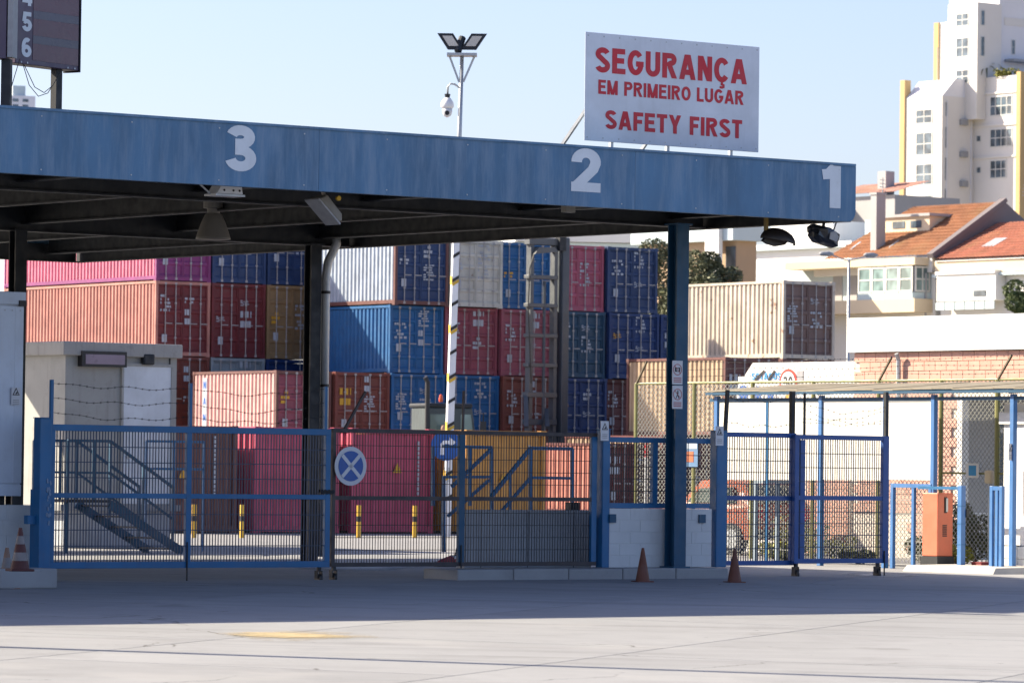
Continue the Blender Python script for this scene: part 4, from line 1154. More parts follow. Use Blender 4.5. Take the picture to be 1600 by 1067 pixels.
def flood(sx):
    o = MB(); w2, h2 = .19, .20
    sk = .13*sx
    pts = []
    for y, k in ((-.06, 1.0), (.16, .72)):
        pts += [(-w2*k - sk*-1*k*1.0*0 + (-sk), y, -h2*k), (w2*k - sk, y, -h2*k), (w2*k + sk, y + .05, h2*k), (-w2*k + sk, y + .05, h2*k)]
    c = tp + Vector((sx*.28, -.05, .34))
    pts = [tuple(Vector(p) + c) for p in pts]
    f = MB().add(pts, [(0,1,2,3),(7,6,5,4),(0,4,5,1),(1,5,6,2),(2,6,7,3),(3,7,4,0)]).build('floodlight', BLACK, mast)
    q = [Vector(pts[i]) for i in range(4)]; cc = sum(q, Vector())/4 + Vector((0, 0, .04))
    MB().add([tuple(cc + (p - cc)*k + Vector((0, -.012, 0))) for p, k in zip(q, (.62, .62, .62, .62))], [(0,1,2,3)]).build('lamp_glass', paint('floodlight lens', (0.55, 0.52, 0.46), .12, .1), f)
    MB().bar(c + Vector((0, .1, -.26)), c + Vector((0, .1, -.36)), .06).build('bracket', GALV, f)
flood(-1); flood(1)
MB().tube([tp + Vector((-.1, -.1, .1)), tp + Vector((.0, .1, .45))], .09, 10).build('ballast', DARKST, mast)
hp = mp(tz - 1.06)
MB().tube([hp, hp + Vector((-.15, -.05, .10)), hp + Vector((-.25, -.08, .11)), hp + Vector((-.31, -.09, .03)), hp + Vector((-.32, -.09, -.18))], .025, 8).build('camera_arm', GALV, mast, smooth=True)
cb = hp + Vector((-.32, -.09, -.60))
MB().lathe([(.05, .36), (.075, .46)], cb, 14).build('camera_neck', DARKST, mast)
cmn = MB().lathe([(.13, .12), (.16, .16), (.15, .26), (.08, .36), (.03, .38)], cb, 18).build('camera_dome', WPAINT, mast, smooth=True)
MB().lathe([(.02, -.10), (.09, -.06), (.12, .03), (.12, .12)], cb, 18).build('camera_body', PLATE, cmn, smooth=True)
MB().lathe([(.055, -.125), (.055, -.10)], cb + Vector((0, 0, .0)), 12, 'y').build('camera_lens', BLACK, cmn)
MB().lathe([(.09, 0), (.09, .35)], mp(1.3), 12).build('collar', GALV, mast)
# turn right sign on the mast
sp_ = at(697, 696, mb.y - .3)
s = thing('direction_sign', 'round blue sign with white right turn arrow on the mast', 'sign', sp_, 0)
MB().disc(0, 0, .36, 0, .012, 40).build('plate', SIGNBLUE, s)
MB().prism([(-.13, -.22), (-.05, -.22), (-.05, .0), (-.03, .04), (.08, .04), (.08, -.04), (.24, .08), (.08, .20), (.08, .12), (-.06, .12), (-.13, .05)], -.006, -.001).build('arrow', WPAINT, s)
# yellow and black bollards in front of the pink containers
for px, lb in ((303, 'yellow black bollard behind the stile of the blue gate'), (378, 'yellow black bollard left of the canopy column'), (560, 'yellow black bollard right below the round sign'), (648, 'yellow black bollard near the mast foot')):
    p = on_z(px, 840, 0.0)
    b = thing('bollard', lb, 'bollard', p, 0, 'hazard bollards in front of the pink containers')
    for i in range(6): MB().lathe([(.055, i*.125), (.055, i*.125 + .1249)], (0, 0, 0), 12).build('band', (YELLOW, BLACK)[1 if i in (3, 5) else 0] if i != 5 else YELLOW, b)

# terminal tractor behind the ochre container
TG = 0.0
tr = thing('terminal_tractor', 'yard tractor cab with tall exhaust and orange beacon behind the ochre container', 'tractor', at(664, 729, 135) - Vector((0, 0, 1.66)), RAD(20))
tr.location.z = 0
CABG = glass('cab glass', (0.10, 0.14, 0.13)); CABP = paint('cab grey paint', (0.045, 0.06, 0.062), .5, .3)
MB().prism([(.1, 1.0), (1.62, 1.0), (1.70, 2.0), (1.50, 3.45), (.05, 3.45), (.05, 1.9)], 0, 1.5).build('cab', CABP, tr, bevel=.04)
MB().prism([(.16, 2.1), (.86, 2.1), (.86, 3.25), (.14, 3.25)], -.012, -.001).build('side_window', CABG, tr); MB().prism([(1.12, 2.1), (1.60, 2.1), (1.44, 3.25), (1.12, 3.25)], -.012, -.001).build('side_window', CABG, tr)
MB().box(-.02, 1.5, -.05, 1.55, 3.45, 3.58).build('cab_roof', DARKST, tr, bevel=.05)
MB().tube([(-.0, -.16, .8), (-.0, -.16, 4.2), (-.08, -.16, 4.35)], .075, 10).build('exhaust', BLACK, tr)
MB().lathe([(.06, 3.62), (.07, 3.7), (.05, 3.82), (.01, 3.85)], (.55, .2, 0), 12).build('beacon', paint('beacon orange', (0.65, 0.10, 0.03), .3, .1), tr)
MB().box(-.3, 2.6, .1, 1.4, .55, 1.0).build('chassis', DARKST, tr, bevel=.03); MB().box(1.66, 2.6, .1, 1.4, 1.0, 1.75).build('bonnet', CABP, tr, bevel=.06)
for x in (.1, 2.1):
    for y in (.05, 1.45):
        w = MB().lathe([(.35, -.13), (.5, -.1), (.5, .1), (.35, .13)], (x, y, .5), 22, 'y').build('wheel', BLACK, tr); MB().lathe([(.26, -.135), (.26, .135)], (x, y, .5), 16, 'y').build('rim', GREYP, w)
MB().bar((1.75, -.2, 2.0), (1.78, -.2, 3.3), .03).build('mirror_arm', DARKST, tr); MB().box(1.68, 1.86, -.24, -.2, 2.6, 3.05).build('mirror', BLACK, tr)
dv = thing('person', 'driver in yellow high visibility vest in the tractor cab', 'person', tr.matrix_basis @ Vector((.45, -.10, 2.05)), RAD(20))
skin_body('body', [(0, 0, .05), (0, 0, .35), (0, 0, .58), (0, 0, .68), (-.20, 0, .5), (-.24, -.02, .25), (-.05, -.03, .2), (.20, 0, .5), (.24, -.02, .25), (.1, -.04, .2)], [(0,1),(1,2),(2,3),(2,4),(4,5),(5,6),(2,7),(7,8),(8,9)], [.13, .14, .12, .05, .06, .05, .04, .06, .05, .04], plain('high visibility yellow', (0.45, 0.62, 0.05), .8), dv)
MB().lathe([(.02, .66), (.07, .70), (.09, .80), (.06, .90), (.02, .92)], (0, 0, 0), 14).build('head', SKIN, dv, smooth=True)
dv.location = tr.matrix_basis @ Vector((.5, -.22, 2.02))

# container handler with its tall lifting mast
HD = paint('handler slate paint', (0.05, 0.065, 0.085), .5, .3); HW = paint('handler light paint', (0.085, 0.095, 0.105), .5, .25)
hnd = thing('container_handler', 'container handler with tall ladder like lifting mast before the container block', 'forklift', at(824, 731, 169), TC)
hnd.location.z = 0
hx = lambda px: (px - 824) / (F / 170.0) / cos(TC)
hz = lambda py: 1.66 + (731 - py) / (F / 170.0)
MB().box(.05, .20, 0, .3, .6, hz(378)).build('mast_upright', HW, hnd); MB().box(hx(863), hx(868), 0, .3, .6, hz(378)).build('mast_upright', HW, hnd)
MB().box(hx(873), hx(884), -.12, .35, .4, hz(371)).build('lift_column', HD, hnd, bevel=.03)
for a, b, mt2 in ((373, 384, HW), (431, 437, HW), (475, 481, HW), (522, 528, HW), (568, 574, HW), (613, 621, HW), (655, 664, HD)):
    MB().box(-.06, hx(868), -.06, .30, hz(b), hz(a)).build('cross_member', mt2, hnd, bevel=.02)
MB().prism([(.1, hz(399)), (hx(864), hz(394)), (hx(858), hz(387)), (.3, hz(388))], -.2, .2).build('spreader_plate', HW, hnd)
MB().box(hx(866), hx(876), -.2, .1, hz(392), hz(370)).build('chain_wheel', DARKST, hnd)
MB().tube([(hx(847), -.02, .8), (hx(847), -.02, hz(440))], .06, 8).build('lift_cylinder', HD, hnd)
MB().bar((-.35, -.4, hz(668)), (-.05, .1, hz(620)), .16).build('tilt_cylinder', HD, hnd); MB().bar((.55, -.5, hz(668)), (.9, .1, hz(640)), .16).build('tilt_cylinder', HD, hnd)
MB().box(-.3, 2.0, -1.9, -.3, .8, 2.35).build('body', HD, hnd, bevel=.1); MB().box(.2, 1.5, -1.7, -.6, 2.35, 2.62).build('cab_base', DARKST, hnd)
for x in (-.45, 2.15):
    for y in (-.2, -1.7):
        w = MB().lathe([(.5, -.22), (.75, -.18), (.75, .18), (.5, .22)], (x, y, .75), 22, 'x').build('wheel', BLACK, hnd); MB().lathe([(.35, -.23), (.35, .23)], (x, y, .75), 16, 'x').build('rim', GREYP, w)
MB().tube([(hx(828), -.1, hz(400)), (hx(822), -.1, hz(420)), (hx(820), -.1, hz(480)), (hx(826), -.1, hz(600))], .025, 6).build('hydraulic_hose', BLACK, hnd)

# second canopy of the next lanes, beyond the left edge; its shade falls on the cream booth
rc = thing('rear_canopy', 'next canopy beyond the left edge, shading the cream booth', 'canopy', W(30, 75, 0))
MB().box(0, 15.8, 0, 3.7, 5.5, 5.95).build('roof', FASCIA, rc)
for x in (3, 9): MB().box(x, x + .28, 1.7, 1.98, 0, 5.5).build('column', DARKST, rc)

# ================================================================== right hand side
US, UF = 53.0, 55.8            # shelter post row and chain link fence run straight back from the gates
def vv(px, u, py=730): return on_u(px, py, u)[0]
def zu(py, u, px): return on_u(px, py, u)[1]
def translucent_sheet(name, c):
    m, nt, b = nmat(name)
    v = coords(nt)
    col = mix(nt, ramp(nt, noise(nt, v, 1.4, 6, .7), .35, .75), sc(c, .8), sc(c, 1.1))
    nt.links.new(col, b.inputs['Base Color']); b.inputs['Roughness'].default_value = .6
    tr_ = nt.nodes.new('ShaderNodeBsdfTranslucent'); nt.links.new(col, tr_.inputs[0]); ms = nt.nodes.new('ShaderNodeMixShader'); ms.inputs[0].default_value = .62
    out = [n for n in nt.nodes if n.type == 'OUTPUT_MATERIAL'][0]
    nt.links.new(b.outputs[0], ms.inputs[1]); nt.links.new(tr_.outputs[0], ms.inputs[2]); nt.links.new(ms.outputs[0], out.inputs[0])
    return m
ROOFS = translucent_sheet('shelter fibreglass sheet', (0.62, 0.57, 0.47))
va, vb2 = vv(1660, US), vv(1110, US)
sh = thing('walkway_shelter', 'long open shelter with beige sheet roof on blue posts', 'shelter', W(US, va, 0))
Ls = vb2 - va
def shelter_roof():
    n = 18; w = Ls / n
    for i in range(n):       # overlapping sheets, each a little uneven
        m = MB(); a, b = i*w, (i+1)*w + .03; dz = random.uniform(-.012, .012)
        m.add([(-.14, a, 3.08 + dz), (-.14, b, 3.08 + dz), (2.2, b, 3.255 + dz), (2.2, a, 3.255 + dz), (-.14, a, 3.10 + dz), (-.14, b, 3.10 + dz), (2.2, b, 3.275 + dz), (2.2, a, 3.275 + dz)],
              [(0,1,2,3),(7,6,5,4),(0,4,5,1),(1,5,6,2),(2,6,7,3),(3,7,4,0)])
        m.build('roof_sheet', ROOFS, sh)
shelter_roof()
MB().box(-.14, -.10, 0, Ls, 3.02, 3.065).build('eave_beam', TEALST, sh); MB().box(-.035, .035, 0, Ls, 2.90, 2.96).build('long_beam', TEALST, sh)
for px in (1120, 1283, 1384, 1459, 1583):
    y = vv(px, US) - va; MB().box(-.045, .045, y - .045, y + .045, 0, 3.0).build('post', BLUEL, sh, bevel=.006)
    MB().bar((-.1, y, 3.04), (2.1, y, 3.18), .06, .07).build('rafter', BLUE, sh)
w_ = warn_plate('small warning triangle plate on the shelter post by the white booth', 1580, 706, UV(W(US, vv(1580, US)))[1] - .06, .15, .28)
w_.location = W(US - .05, vv(1580, US) - .06, w_.location.z)

# chain link fence with barbed wire on slanted arms
fv0, fv1 = vv(1650, UF), vv(992, UF)
cl = thing('chain_link_fence', 'tall chain link fence with olive posts and barbed wire arms', 'fence', W(UF, fv0, 0))
Lf = fv1 - fv0; FT = 3.33
def chain(y0, y1, z0, z1, pitch=.105, r=.0042):
    m = MB(); h = z1 - z0; L = y1 - y0
    n = int((L + h) / pitch)
    for i in range(n + 1):
        s0 = i * pitch
        for sgn in (1, -1):
            a = s0 - h if sgn == 1 else s0 - h
            # line from (a,0) to (a+h,h), clipped to the panel
            ya, yb = max(0, a), min(L, a + h)
            if yb - ya < .02: continue
            za, zb3 = ya - a, yb - a
            if sgn == -1: za, zb3 = h - za, h - zb3
            k = max(1, int((yb - ya) / .2))          # short lengths, a little slack from knot to knot
            for q in range(k):
                t0, t1 = q/k, (q+1)/k
                m.bar((sgn*.004, y0 + ya + (yb-ya)*t0, z0 + za + (zb3-za)*t0), (sgn*.004, y0 + ya + (yb-ya)*t1, z0 + za + (zb3-za)*t1), 2*r)
    return m
py_ = [vv(p, UF) - fv0 for p in (1650, 1558, 1470, 1372, 1270, 1175, 1084, 993)]
for y in py_: MB().tube([(0, y, 0), (0, y, FT)], .04 if y > 2 else .05, 8).build('post', OLIVE, cl)
for a, b in zip(py_[:-1], py_[1:]): tag(chain(a, b, .05, FT - .02).build('chain_mesh', GALVW, cl, fix=False), kind='stuff')
MB().tube([(0, 0, FT), (0, Lf, FT)], .024, 8).build('top_rail', OLIVE, cl); MB().tube([(0, 0, 1.66), (0, py_[2], 1.66)], .02, 8).build('middle_rail', OLIVE, cl)
for y in (py_[1], py_[3], py_[7]): MB().bar((0, y, FT), (-.20, y - .55, FT + .42), .035).build('wire_arm', plain('arm rust brown', (0.10, 0.08, 0.05), .7), cl)
for k in range(3):
    t = .3 + .33*k; barbed((-.2*t, py_[0] - .55*t, FT + .42*t), (-.2*t, Lf - .55*t, FT + .42*t), 70, .02, cl, 60 + k, 'barbed_wire')

# white hoarding panels between fence and shelter
UPn = 52.985
for i, (a, b, lb) in enumerate(((1122, 1197, 'blank white panel at the far end of the shelter'), (1199, 1280, 'blank white panel behind the first castor gate stile'), (1284, 1381, 'blank white panel behind the right leaf of the double gate'), (1386, 1457, 'blank white panel with pale square right of the double gate'))):
    y0, y1 = vv(b, UPn), vv(a, UPn); zt3, zb3 = zu(627, UPn, a), zu(749, UPn, a)
    o = thing('hoarding_panel', lb, 'panel', W(UPn, y0, zb3), TH, 'white hoarding panels along the shelter')
    MB().box(0, .04, 0, y1 - y0, 0, zt3 - zb3).build('sheet', stucco('hoarding white', (0.76, 0.74, 0.68), .8, .06), o)
    for y in (0, y1 - y0): MB().box(-.012, .03, y - .012, y + .012, -zb3 + .0, zt3 - zb3 + .02).build('frame_post', BLUE, o)
    MB().box(-.014, .045, 0, y1 - y0, zt3 - zb3, zt3 - zb3 + .035).build('top_trim', GALV, o)

# brick faced office building with white parapet
UB = 60.0
PINKB = concrete('pink wall tile', (0.58, 0.33, 0.26), 0, 2.0, (0.35, 0.2, 0.16)); GROUT = stucco('pale grout', (0.62, 0.54, 0.48))
bv0, bv1 = vv(1700, UB), vv(1334, UB); bvc = vv(1497, UB)
bld = thing('office_building', 'low pink tiled building with broad white parapet', 'building', W(UB, bv0, 0))
Lb = bv1 - bv0; yc = bvc - bv0; zp0, zp1 = 4.02, 4.70
MB().box(-.12, 9, -.1, Lb + .12, zp0, zp1).build('parapet', WHITE, bld, bevel=.01)
MB().box(.02, 9, yc + .02, Lb, 0, zp0).build('wall', GROUT, bld); MB().box(.02, 9, 0, yc, 3.1, zp0 - .01).build('wall', GROUT, bld)
tw, thh = .31, .185
tile_mesh = MB().box(-.015, .02, .006, tw - .006, .006, thh - .006).mesh('tile'); tile_mesh.materials.append(None)
cnt = 0
ycov = vv(1600, UB) - bv0 - .3
for j in range(21):
    z = zp0 - .01 - (j+1)*thh
    off = (j % 2)*tw/2
    n = int((Lb)/tw) + 1
    for i in range(n):
        y = Lb - (i+1)*tw + off
        if y < -.0 or y + tw > Lb + .02: continue
        vis_top = z > 2.95
        vis_strip = yc - .02 < y < yc + 1.15
        vis_low = y > yc and z < 1.45
        if not (vis_top and y > ycov or (vis_strip and z > .1) or (vis_low and z > .7 and y < yc + 4)): continue
        if z < 3.1 and y < yc: continue
        if cnt >= 290: continue
        cnt += 1
        link('tile', tile_mesh, bld, (0, y, z), None, PINKB)
# recessed entrance: white quoin, grey return wall and dark window, facing the gates
MB().box(-.02, .16, yc - .12, yc + .02, 0, 3.1).build('quoin', WHITE, bld)
GREYW = stucco('grey render', (0.42, 0.42, 0.41))
MB().box(.16, 4.5, yc, yc + .2, .9, 3.1).build('return_wall', GREYW, bld); MB().box(.16, 4.5, yc - .005, yc + .2, 0, .9).build('return_wall', WHITE, bld)
wx0 = 1.05
wv_ = MB().box(wx0, wx0 + 1.3, yc - .03, yc, 1.25, 3.0).build('window', GLASS, bld)
MB().box(wx0 - .06, wx0, yc - .06, yc, 1.2, 3.05).build('frame', WHITE, wv_); MB().box(wx0, wx0 + 1.3, yc - .06, yc, 2.45, 2.55).build('transom', WHITE, wv_); MB().box(wx0 - .08, wx0 + 1.4, yc - .12, yc, 1.13, 1.2).build('sill', WHITE, wv_)

# white boundary wall with painted firm name and signs
UWl = 60.6
wv0, wv1 = vv(1333, UWl), vv(1152, UWl)
wl_ = thing('boundary_wall', 'white painted block wall with blue lettering and speed sign', 'wall', W(UWl, wv0, 0))
Lw = wv1 - wv0; WT = zu(566, UWl, 1240)
MB().prism([(0, 0), (Lw, 0), (Lw, WT - .28), (Lw - .18, WT - .28), (Lw - .45, WT), (0, WT)], 0, .2, 'yz').build('body', stucco('white block wall', (0.72, 0.71, 0.68), .9, .3, 2.0), wl_)
def wall_text(t, pl, pr, pt, pb, mat, bold=.2):
    y0, y1 = vv(pl, UWl) - wv0, vv(pr, UWl) - wv0; z0, z1 = zu(pb, UWl, pl), zu(pt, UWl, pl)
    return text(t, -.012, y0, z0, y0 - y1, z1 - z0, mat, wl_, bold, 'painted_name', (0, 0, -pi/2))
SKYB = paint('lettering blue', (0.03, 0.25, 0.55), .6, .1, streak=False)
wall_text('SOTAGUS', 1173, 1219, 582.5, 593.5, SKYB, .2)
for (a, b) in (((1179, 594), (1194, 579)), ((1200, 594), (1210, 579))):
    MB().bar((-.02, vv(a[0], UWl) - wv0, zu(a[1], UWl, a[0])), (-.02, vv(b[0], UWl) - wv0, zu(b[1], UWl, b[0])), .004 if a[0] < 1190 else .006, .05).build('black_stroke', BLACK, wl_)
def u_disc(name, y, z, r, x, mat, par, n=28): return MB().lathe([(r, -.006), (r, 0)], (x, y, z), n, 'x').build(name, mat, par)
ys, zs = vv(1231, UWl) - wv0, zu(597, UWl, 1231)
sg = u_disc('speed_sign', ys, zs, .27, -.01, paint('speed sign red', (0.55, 0.05, 0.03), .5, .1), wl_); u_disc('white_field', ys, zs, .215, -.018, PLATE, sg)
text('30', -.026, ys + .15, zs - .11, .30, .22, BLACK, sg, .18, 'speed_number', (0, 0, -pi/2), None)
MB().box(-.012, 0, vv(1254, UWl) - wv0, vv(1244, UWl) - wv0, zu(598, UWl, 1250), zu(579, UWl, 1250)).build('grey_notice', GREYP, wl_)
for a, b in ((1151, 1172), (1174, 1193), (1196, 1212)):
    y0, y1 = vv(b, UWl) - wv0, vv(a, UWl) - wv0; z0, z1 = zu(627, UWl, a), zu(606, UWl, a)
    p = MB().box(-.02, 0, y0, y1, z0, z1).build('duty_sign', PLATE, wl_); u_disc('blue_disc', (y0+y1)/2, (z0+z1)/2 + .04, (y1-y0)*.36, -.021, SIGNBLUE, p); MB().box(-.027, -.021, y0 + .06, y1 - .06, z0 + .02, z0 + .08).build('blue_caption', SIGNBLUE, p)
y0, y1 = vv(1243, UWl) - wv0, vv(1215, UWl) - wv0
p = MB().box(-.02, 0, y0, y1, zu(627, UWl, 1230), zu(606, UWl, 1230)).build('hazard_sign', PLATE, wl_)
yt = vv(1231, UWl) - wv0; zt4 = zu(626, UWl, 1231)
MB().prism([(yt - .12, zt4), (yt + .12, zt4), (yt, zt4 + .24)], -.027, -.021, 'yz').build('yellow_triangle', STY, p)

# pink tiled dado along the lower part of the wall
dd = thing('tiled_dado', 'low pink tiled wall below the white panels', 'wall', W(UWl - .12, wv0, 0)); Ld = vv(1255, UWl) - wv0
MB().box(.02, .1, 0, Ld, 0, 1.5).build('backing', GROUT, dd)
for j in range(8):
    for i in range(int(Ld/tw)): link('tile', tile_mesh, dd, (0, i*tw + .01, j*thh + .01), None, PINKB)

# pedestrian gate frames in the shelter line
def ped(label, pa, pb, z1, mat, u=US - .02, bars=True):
    y0, y1 = vv(pb, u), vv(pa, u); o = thing('pedestrian_gate', label, 'gate', W(u, y0, 0), TH, 'pedestrian gate frames under the shelter'); L = y1 - y0
    for y in (0, L): MB().box(-.035, .035, y - .035, y + .035, 0, z1).build('stile', mat, o, bevel=.005)
    MB().box(-.034, .034, .035, L - .035, z1 - .07, z1 - .002).build('top_rail', mat, o)
    MB().box(-.03, .03, L*.45 - .03, L*.45 + .03, .05, z1 - .07).build('middle_stile', mat, o)
    m = MB()
    for k in range(1, 6): m.bar((0, .035, z1*k/6.2), (0, L - .035, z1*k/6.2), .012)
    for k in range(1, 10): m.bar((.01, L*k/10, .1), (.01, L*k/10, z1 - .07), .006)
    if bars: tag(m.build('wire_mesh', GALVW, o, fix=False), kind='stuff')
    return o
ped('pale blue pedestrian mesh gate beside the orange machine', 1396, 1455, 1.47, BLUEL)
ped('weathered blue pedestrian frame behind the left leaf of the double gate', 1181, 1243, 1.5, paint('pale weathered blue', (0.30, 0.38, 0.46), .5, .3), US + .6)
ped('narrow blue pedestrian gate frame by the white booth', 1551, 1566, 1.45, BLUEL, US - .4)
# orange ticket machine
om = on_z(1475, 891, 0.0); mu, mv = UV(om)
mc = thing('ticket_machine', 'faded orange ticket machine on a dark plinth', 'machine', W(mu - .16, mv + .0, 0))
ORG = paint('faded orange', (0.62, 0.16, 0.085), .5, .3, (0.35, 0.12, 0.08))
mw, md_ = .36, .38
MB().box(0, mw, 0, md_, .24, 1.32).build('body', ORG, mc, bevel=.015); MB().box(-.02, mw + .02, -.02, md_ + .02, 0, .24).build('plinth', DARKST, mc)
MB().box(mw*.42, mw*.58, -.012, 0, .98, 1.25).build('reader_slot', BLACK, mc); MB().box(mw*.5, mw*.62, -.02, -.008, 1.0, 1.23).build('reader_trim', GALV, mc)
for k in range(6): MB().box(mw*.32, mw*.6, -.006, 0, .58 + k*.035, .60 + k*.035).build('vent_slot', DARKST, mc)
# standing frame posts, red box, bush, kerb, booth
fp = thing('barrier_frame', 'blue barrier frame right of the orange machine', 'frame', W(US - .3, vv(1503, US - .3), 0))
MB().box(-.05, .05, -.05, .05, 0, 1.45).build('post', BLUEL, fp, bevel=.006); MB().box(-.03, .03, .05, 1.05, 1.38, 1.43).build('top_rail', BLUE, fp)
for z in (.45, .8, 1.1): MB().box(-.055, .055, -.056, .056, z, z + .012).build('band', BLUE, fp)
MB().box(.05, .12, -.07, .07, .92, 1.05).build('lock', DARKST, fp)
rb = on_z(1537, 893, 0.0)
b = thing('red_crate', 'small dark red box on the ground near the right kerb', 'box', rb, TH)
MB().box(-.15, .15, -.1, .15, 0, .15).build('body', paint('dark red plastic', (0.22, 0.02, 0.025), .5, .3), b, bevel=.015); MB().box(.0, .13, -.108, -.10, .03, .11).build('opening', BLACK, b); MB().box(-.16, .16, -.11, .16, .15, .165).build('lid', paint('dark red plastic', (0.22, 0.02, 0.025)), b)
kr = on_z(1551, 897, 0.0); ku, kv = UV(kr)
kb2 = thing('entrance_kerb', 'sloping concrete kerb at the foot of the white booth', 'kerb', W(ku, kv, 0))
MB().add([(0, 0, -.02), (6, 0, -.02), (6, 2.2, -.02), (0, 2.2, -.02), (.12, .05, .10), (6, .05, .18), (6, 2.2, .18), (.12, 2.2, .10)], [(0,3,2,1),(4,5,6,7),(0,1,5,4),(1,2,6,5),(2,3,7,6),(3,0,4,7)]).build('body', concrete('pale kerb', (0.48, 0.46, 0.43), 0, 1.5), kb2, bevel=.01)
wb_u = US + .35; wbv = vv(1568, wb_u)
wb = thing('white_booth', 'white booth with block base at the right edge', 'booth', W(wb_u, wbv - 3.2, 0))
MB().box(0, 3, 0, 3.2, .45, 2.85).build('wall', WHITE, wb, bevel=.01); MB().box(-.06, 3, -.06, 3.26, 2.5, 2.7).build('band', WHITE, wb)
for j in range(2):
    for i in range(8): MB().box(-.05, .3, i*.4 + .004, i*.4 + .396, .02 + j*.21, .02 + j*.21 + .205).build('block', BLOCKW, wb, bevel=.008)
MB().tube([(-.08, 2.55, 2.75), (-.12, 2.45, 2.6), (-.12, 2.5, 2.2), (-.1, 2.35, 1.95), (-.06, 2.2, 1.85)], .022, 8).build('conduit', GREYP, wb, smooth=True)
MB().tube([(-.09, 2.62, 1.7), (-.1, 2.6, 1.0), (-.08, 2.55, .5)], .012, 6).build('cable', GREYP, wb)
# intercom and notice on the fence
n1 = thing('fence_notice', 'small blue and white notice on the chain link fence', 'sign', W(UF - .06, vv(1523, UF), zu(735, UF, 1523)))
MB().box(0, .01, -.16, .16, -.13, .13).build('plate', PLATE, n1); MB().box(-.004, 0, -.10, .09, -.09, .09).build('blue_print', SKYB, n1)
n2 = thing('intercom_box', 'cream rounded intercom box beside the fence post', 'box', W(UF - .3, vv(1546, UF - .3), zu(745, UF - .3, 1546)))
MB().box(-.05, .05, -.09, .09, -.12, .12).build('case', paint('cream plastic', (0.55, 0.48, 0.36), .5, .2), n2, bevel=.035); MB().tube([(0, 0, -.12), (.0, 0, -1.55)], .02, 8).build('stalk', GALV, n2)

def leaves(m, c, rx, ry, rz, n, s, rnd, gap=.0):
    for _ in range(n):
        while True:
            p = Vector((rnd.uniform(-1, 1), rnd.uniform(-1, 1), rnd.uniform(-1, 1)))
            if p.length < 1: break
        p = p.normalized() * (p.length ** .45)
        q = Vector((c[0] + p.x*rx, c[1] + p.y*ry, c[2] + p.z*rz))
        a = Vector((rnd.gauss(0, 1), rnd.gauss(0, 1), rnd.gauss(0, .6))).normalized(); b = a.cross(Vector((rnd.gauss(0, 1), rnd.gauss(0, 1), rnd.gauss(0, 1)))).normalized()
        k = s * rnd.uniform(.6, 1.4)
        m.quad(q - a*k, q - b*k*.45, q + a*k, q + b*k*.45)
LEAF = leafmat('leaf olive green', (0.075, 0.085, 0.028)); LEAFG = leafmat('leaf grey green', (0.115, 0.125, 0.065)); LEAFD = leafmat('leaf dark green', (0.075, 0.105, 0.035)); BARK = paint('bark', (0.12, 0.09, 0.065), .9, .4); LEAFY = leafmat('leaf yellow green', (0.20, 0.20, 0.03))
def bush(label, loc, r, h, mat, n=1500, s=.05, seed=1, cat='bush'):
    rnd = random.Random(seed); o = thing('leafy_bush', label, cat, loc, 0); m = MB()
    for k in range(7): leaves(m, (rnd.uniform(-r, r)*.6, rnd.uniform(-r, r)*.6, h*rnd.uniform(.25, .8)), r*.5, r*.5, h*.28, n//7, s, rnd)
    tag(m.build('foliage', mat, o, fix=False), kind='stuff')
    for k in range(5): MB().tube([(0, 0, 0), (rnd.uniform(-r, r)*.5, rnd.uniform(-r, r)*.5, h*.8)], [.02, .006], 5).build('stem', BARK, o)
    return o
def P(u, v, z=0): return W(u, v, z)
bush('dark leafy bush behind the fence below the window', P(UF + .9, vv(1525, UF + .9)), .75, 1.15, LEAF, 2200, .055, 3)
bush('low weedy bush at the foot of the orange machine', P(US + 1.6, vv(1497, US + 1.6)), .3, .5, LEAFY, 500, .04, 4)
for i, (px, u, r, h, lb) in enumerate(((1212, 55.2, .35, .35, 'yellow green weeds at the foot of the fence behind the left leaf'), (1232, 54.6, .3, .28, 'low weeds under the white panels'), (1300, 57.0, .6, .55, 'scrubby weeds behind the middle of the castor gate'), (1340, 54.8, .35, .25, 'small weeds near the right end of the castor gate'), (1255, 58.0, .7, .9, 'shrub between the blue frames and the tiled wall'), (1440, 57.0, .4, .5, 'weeds behind the pale blue pedestrian gate'))):
    bush(lb, P(u, vv(px, u)), r, h, (LEAFY, LEAF)[i % 2], 700, .045, 20 + i)

# red car parked behind the fence
CARR = paint('red car paint', (0.38, 0.085, 0.035), .45, .5, (0.25, 0.13, 0.08)); 
cu = UF + 2.2
cv = vv(1178, cu)
car = thing('parked_car', 'red orange hatchback parked behind the chain link fence', 'car', W(cu, cv, 0))
def car_body():
    prof = [(0.0, .30), (.02, .62), (.10, .95), (.42, 1.40), (.9, 1.50), (1.7, 1.46), (2.3, 1.05), (3.25, .90), (3.55, .70), (3.6, .32)]
    m = MB(); n = len(prof)
    for x, k in ((0, 0), (.12, 1), (1.48, 1), (1.6, 0)):
        for y, z in prof:
            zz = z if (k or z < 1.0) else 1.0 + (z - 1.0)*.0 + (z-1.0)*.55
            xx_ = x + (.12 if (z > 1.0 and x == 0) else -.12 if (z > 1.0 and x == 1.6) else 0)
            m.v.append((xx_, y, zz))
    for s in range(3):
        for i in range(n - 1): m.f.append((s*n+i, s*n+i+1, (s+1)*n+i+1, (s+1)*n+i))
    for s in (0, 3): m.f.append(tuple(s*n + i for i in (range(n) if s else reversed(range(n)))))
    for i in (0, n-1): m.f.append(tuple(s*n+i for s in range(4)))
    return m.build('body', CARR, car, bevel=.03)
car_body()
MB().prism([(.55, 1.02), (.70, 1.33), (1.62, 1.30), (2.05, 1.02)], .0, .115, 'yz').build('side_window', glass('car glass', (0.03, 0.04, 0.04)), car)
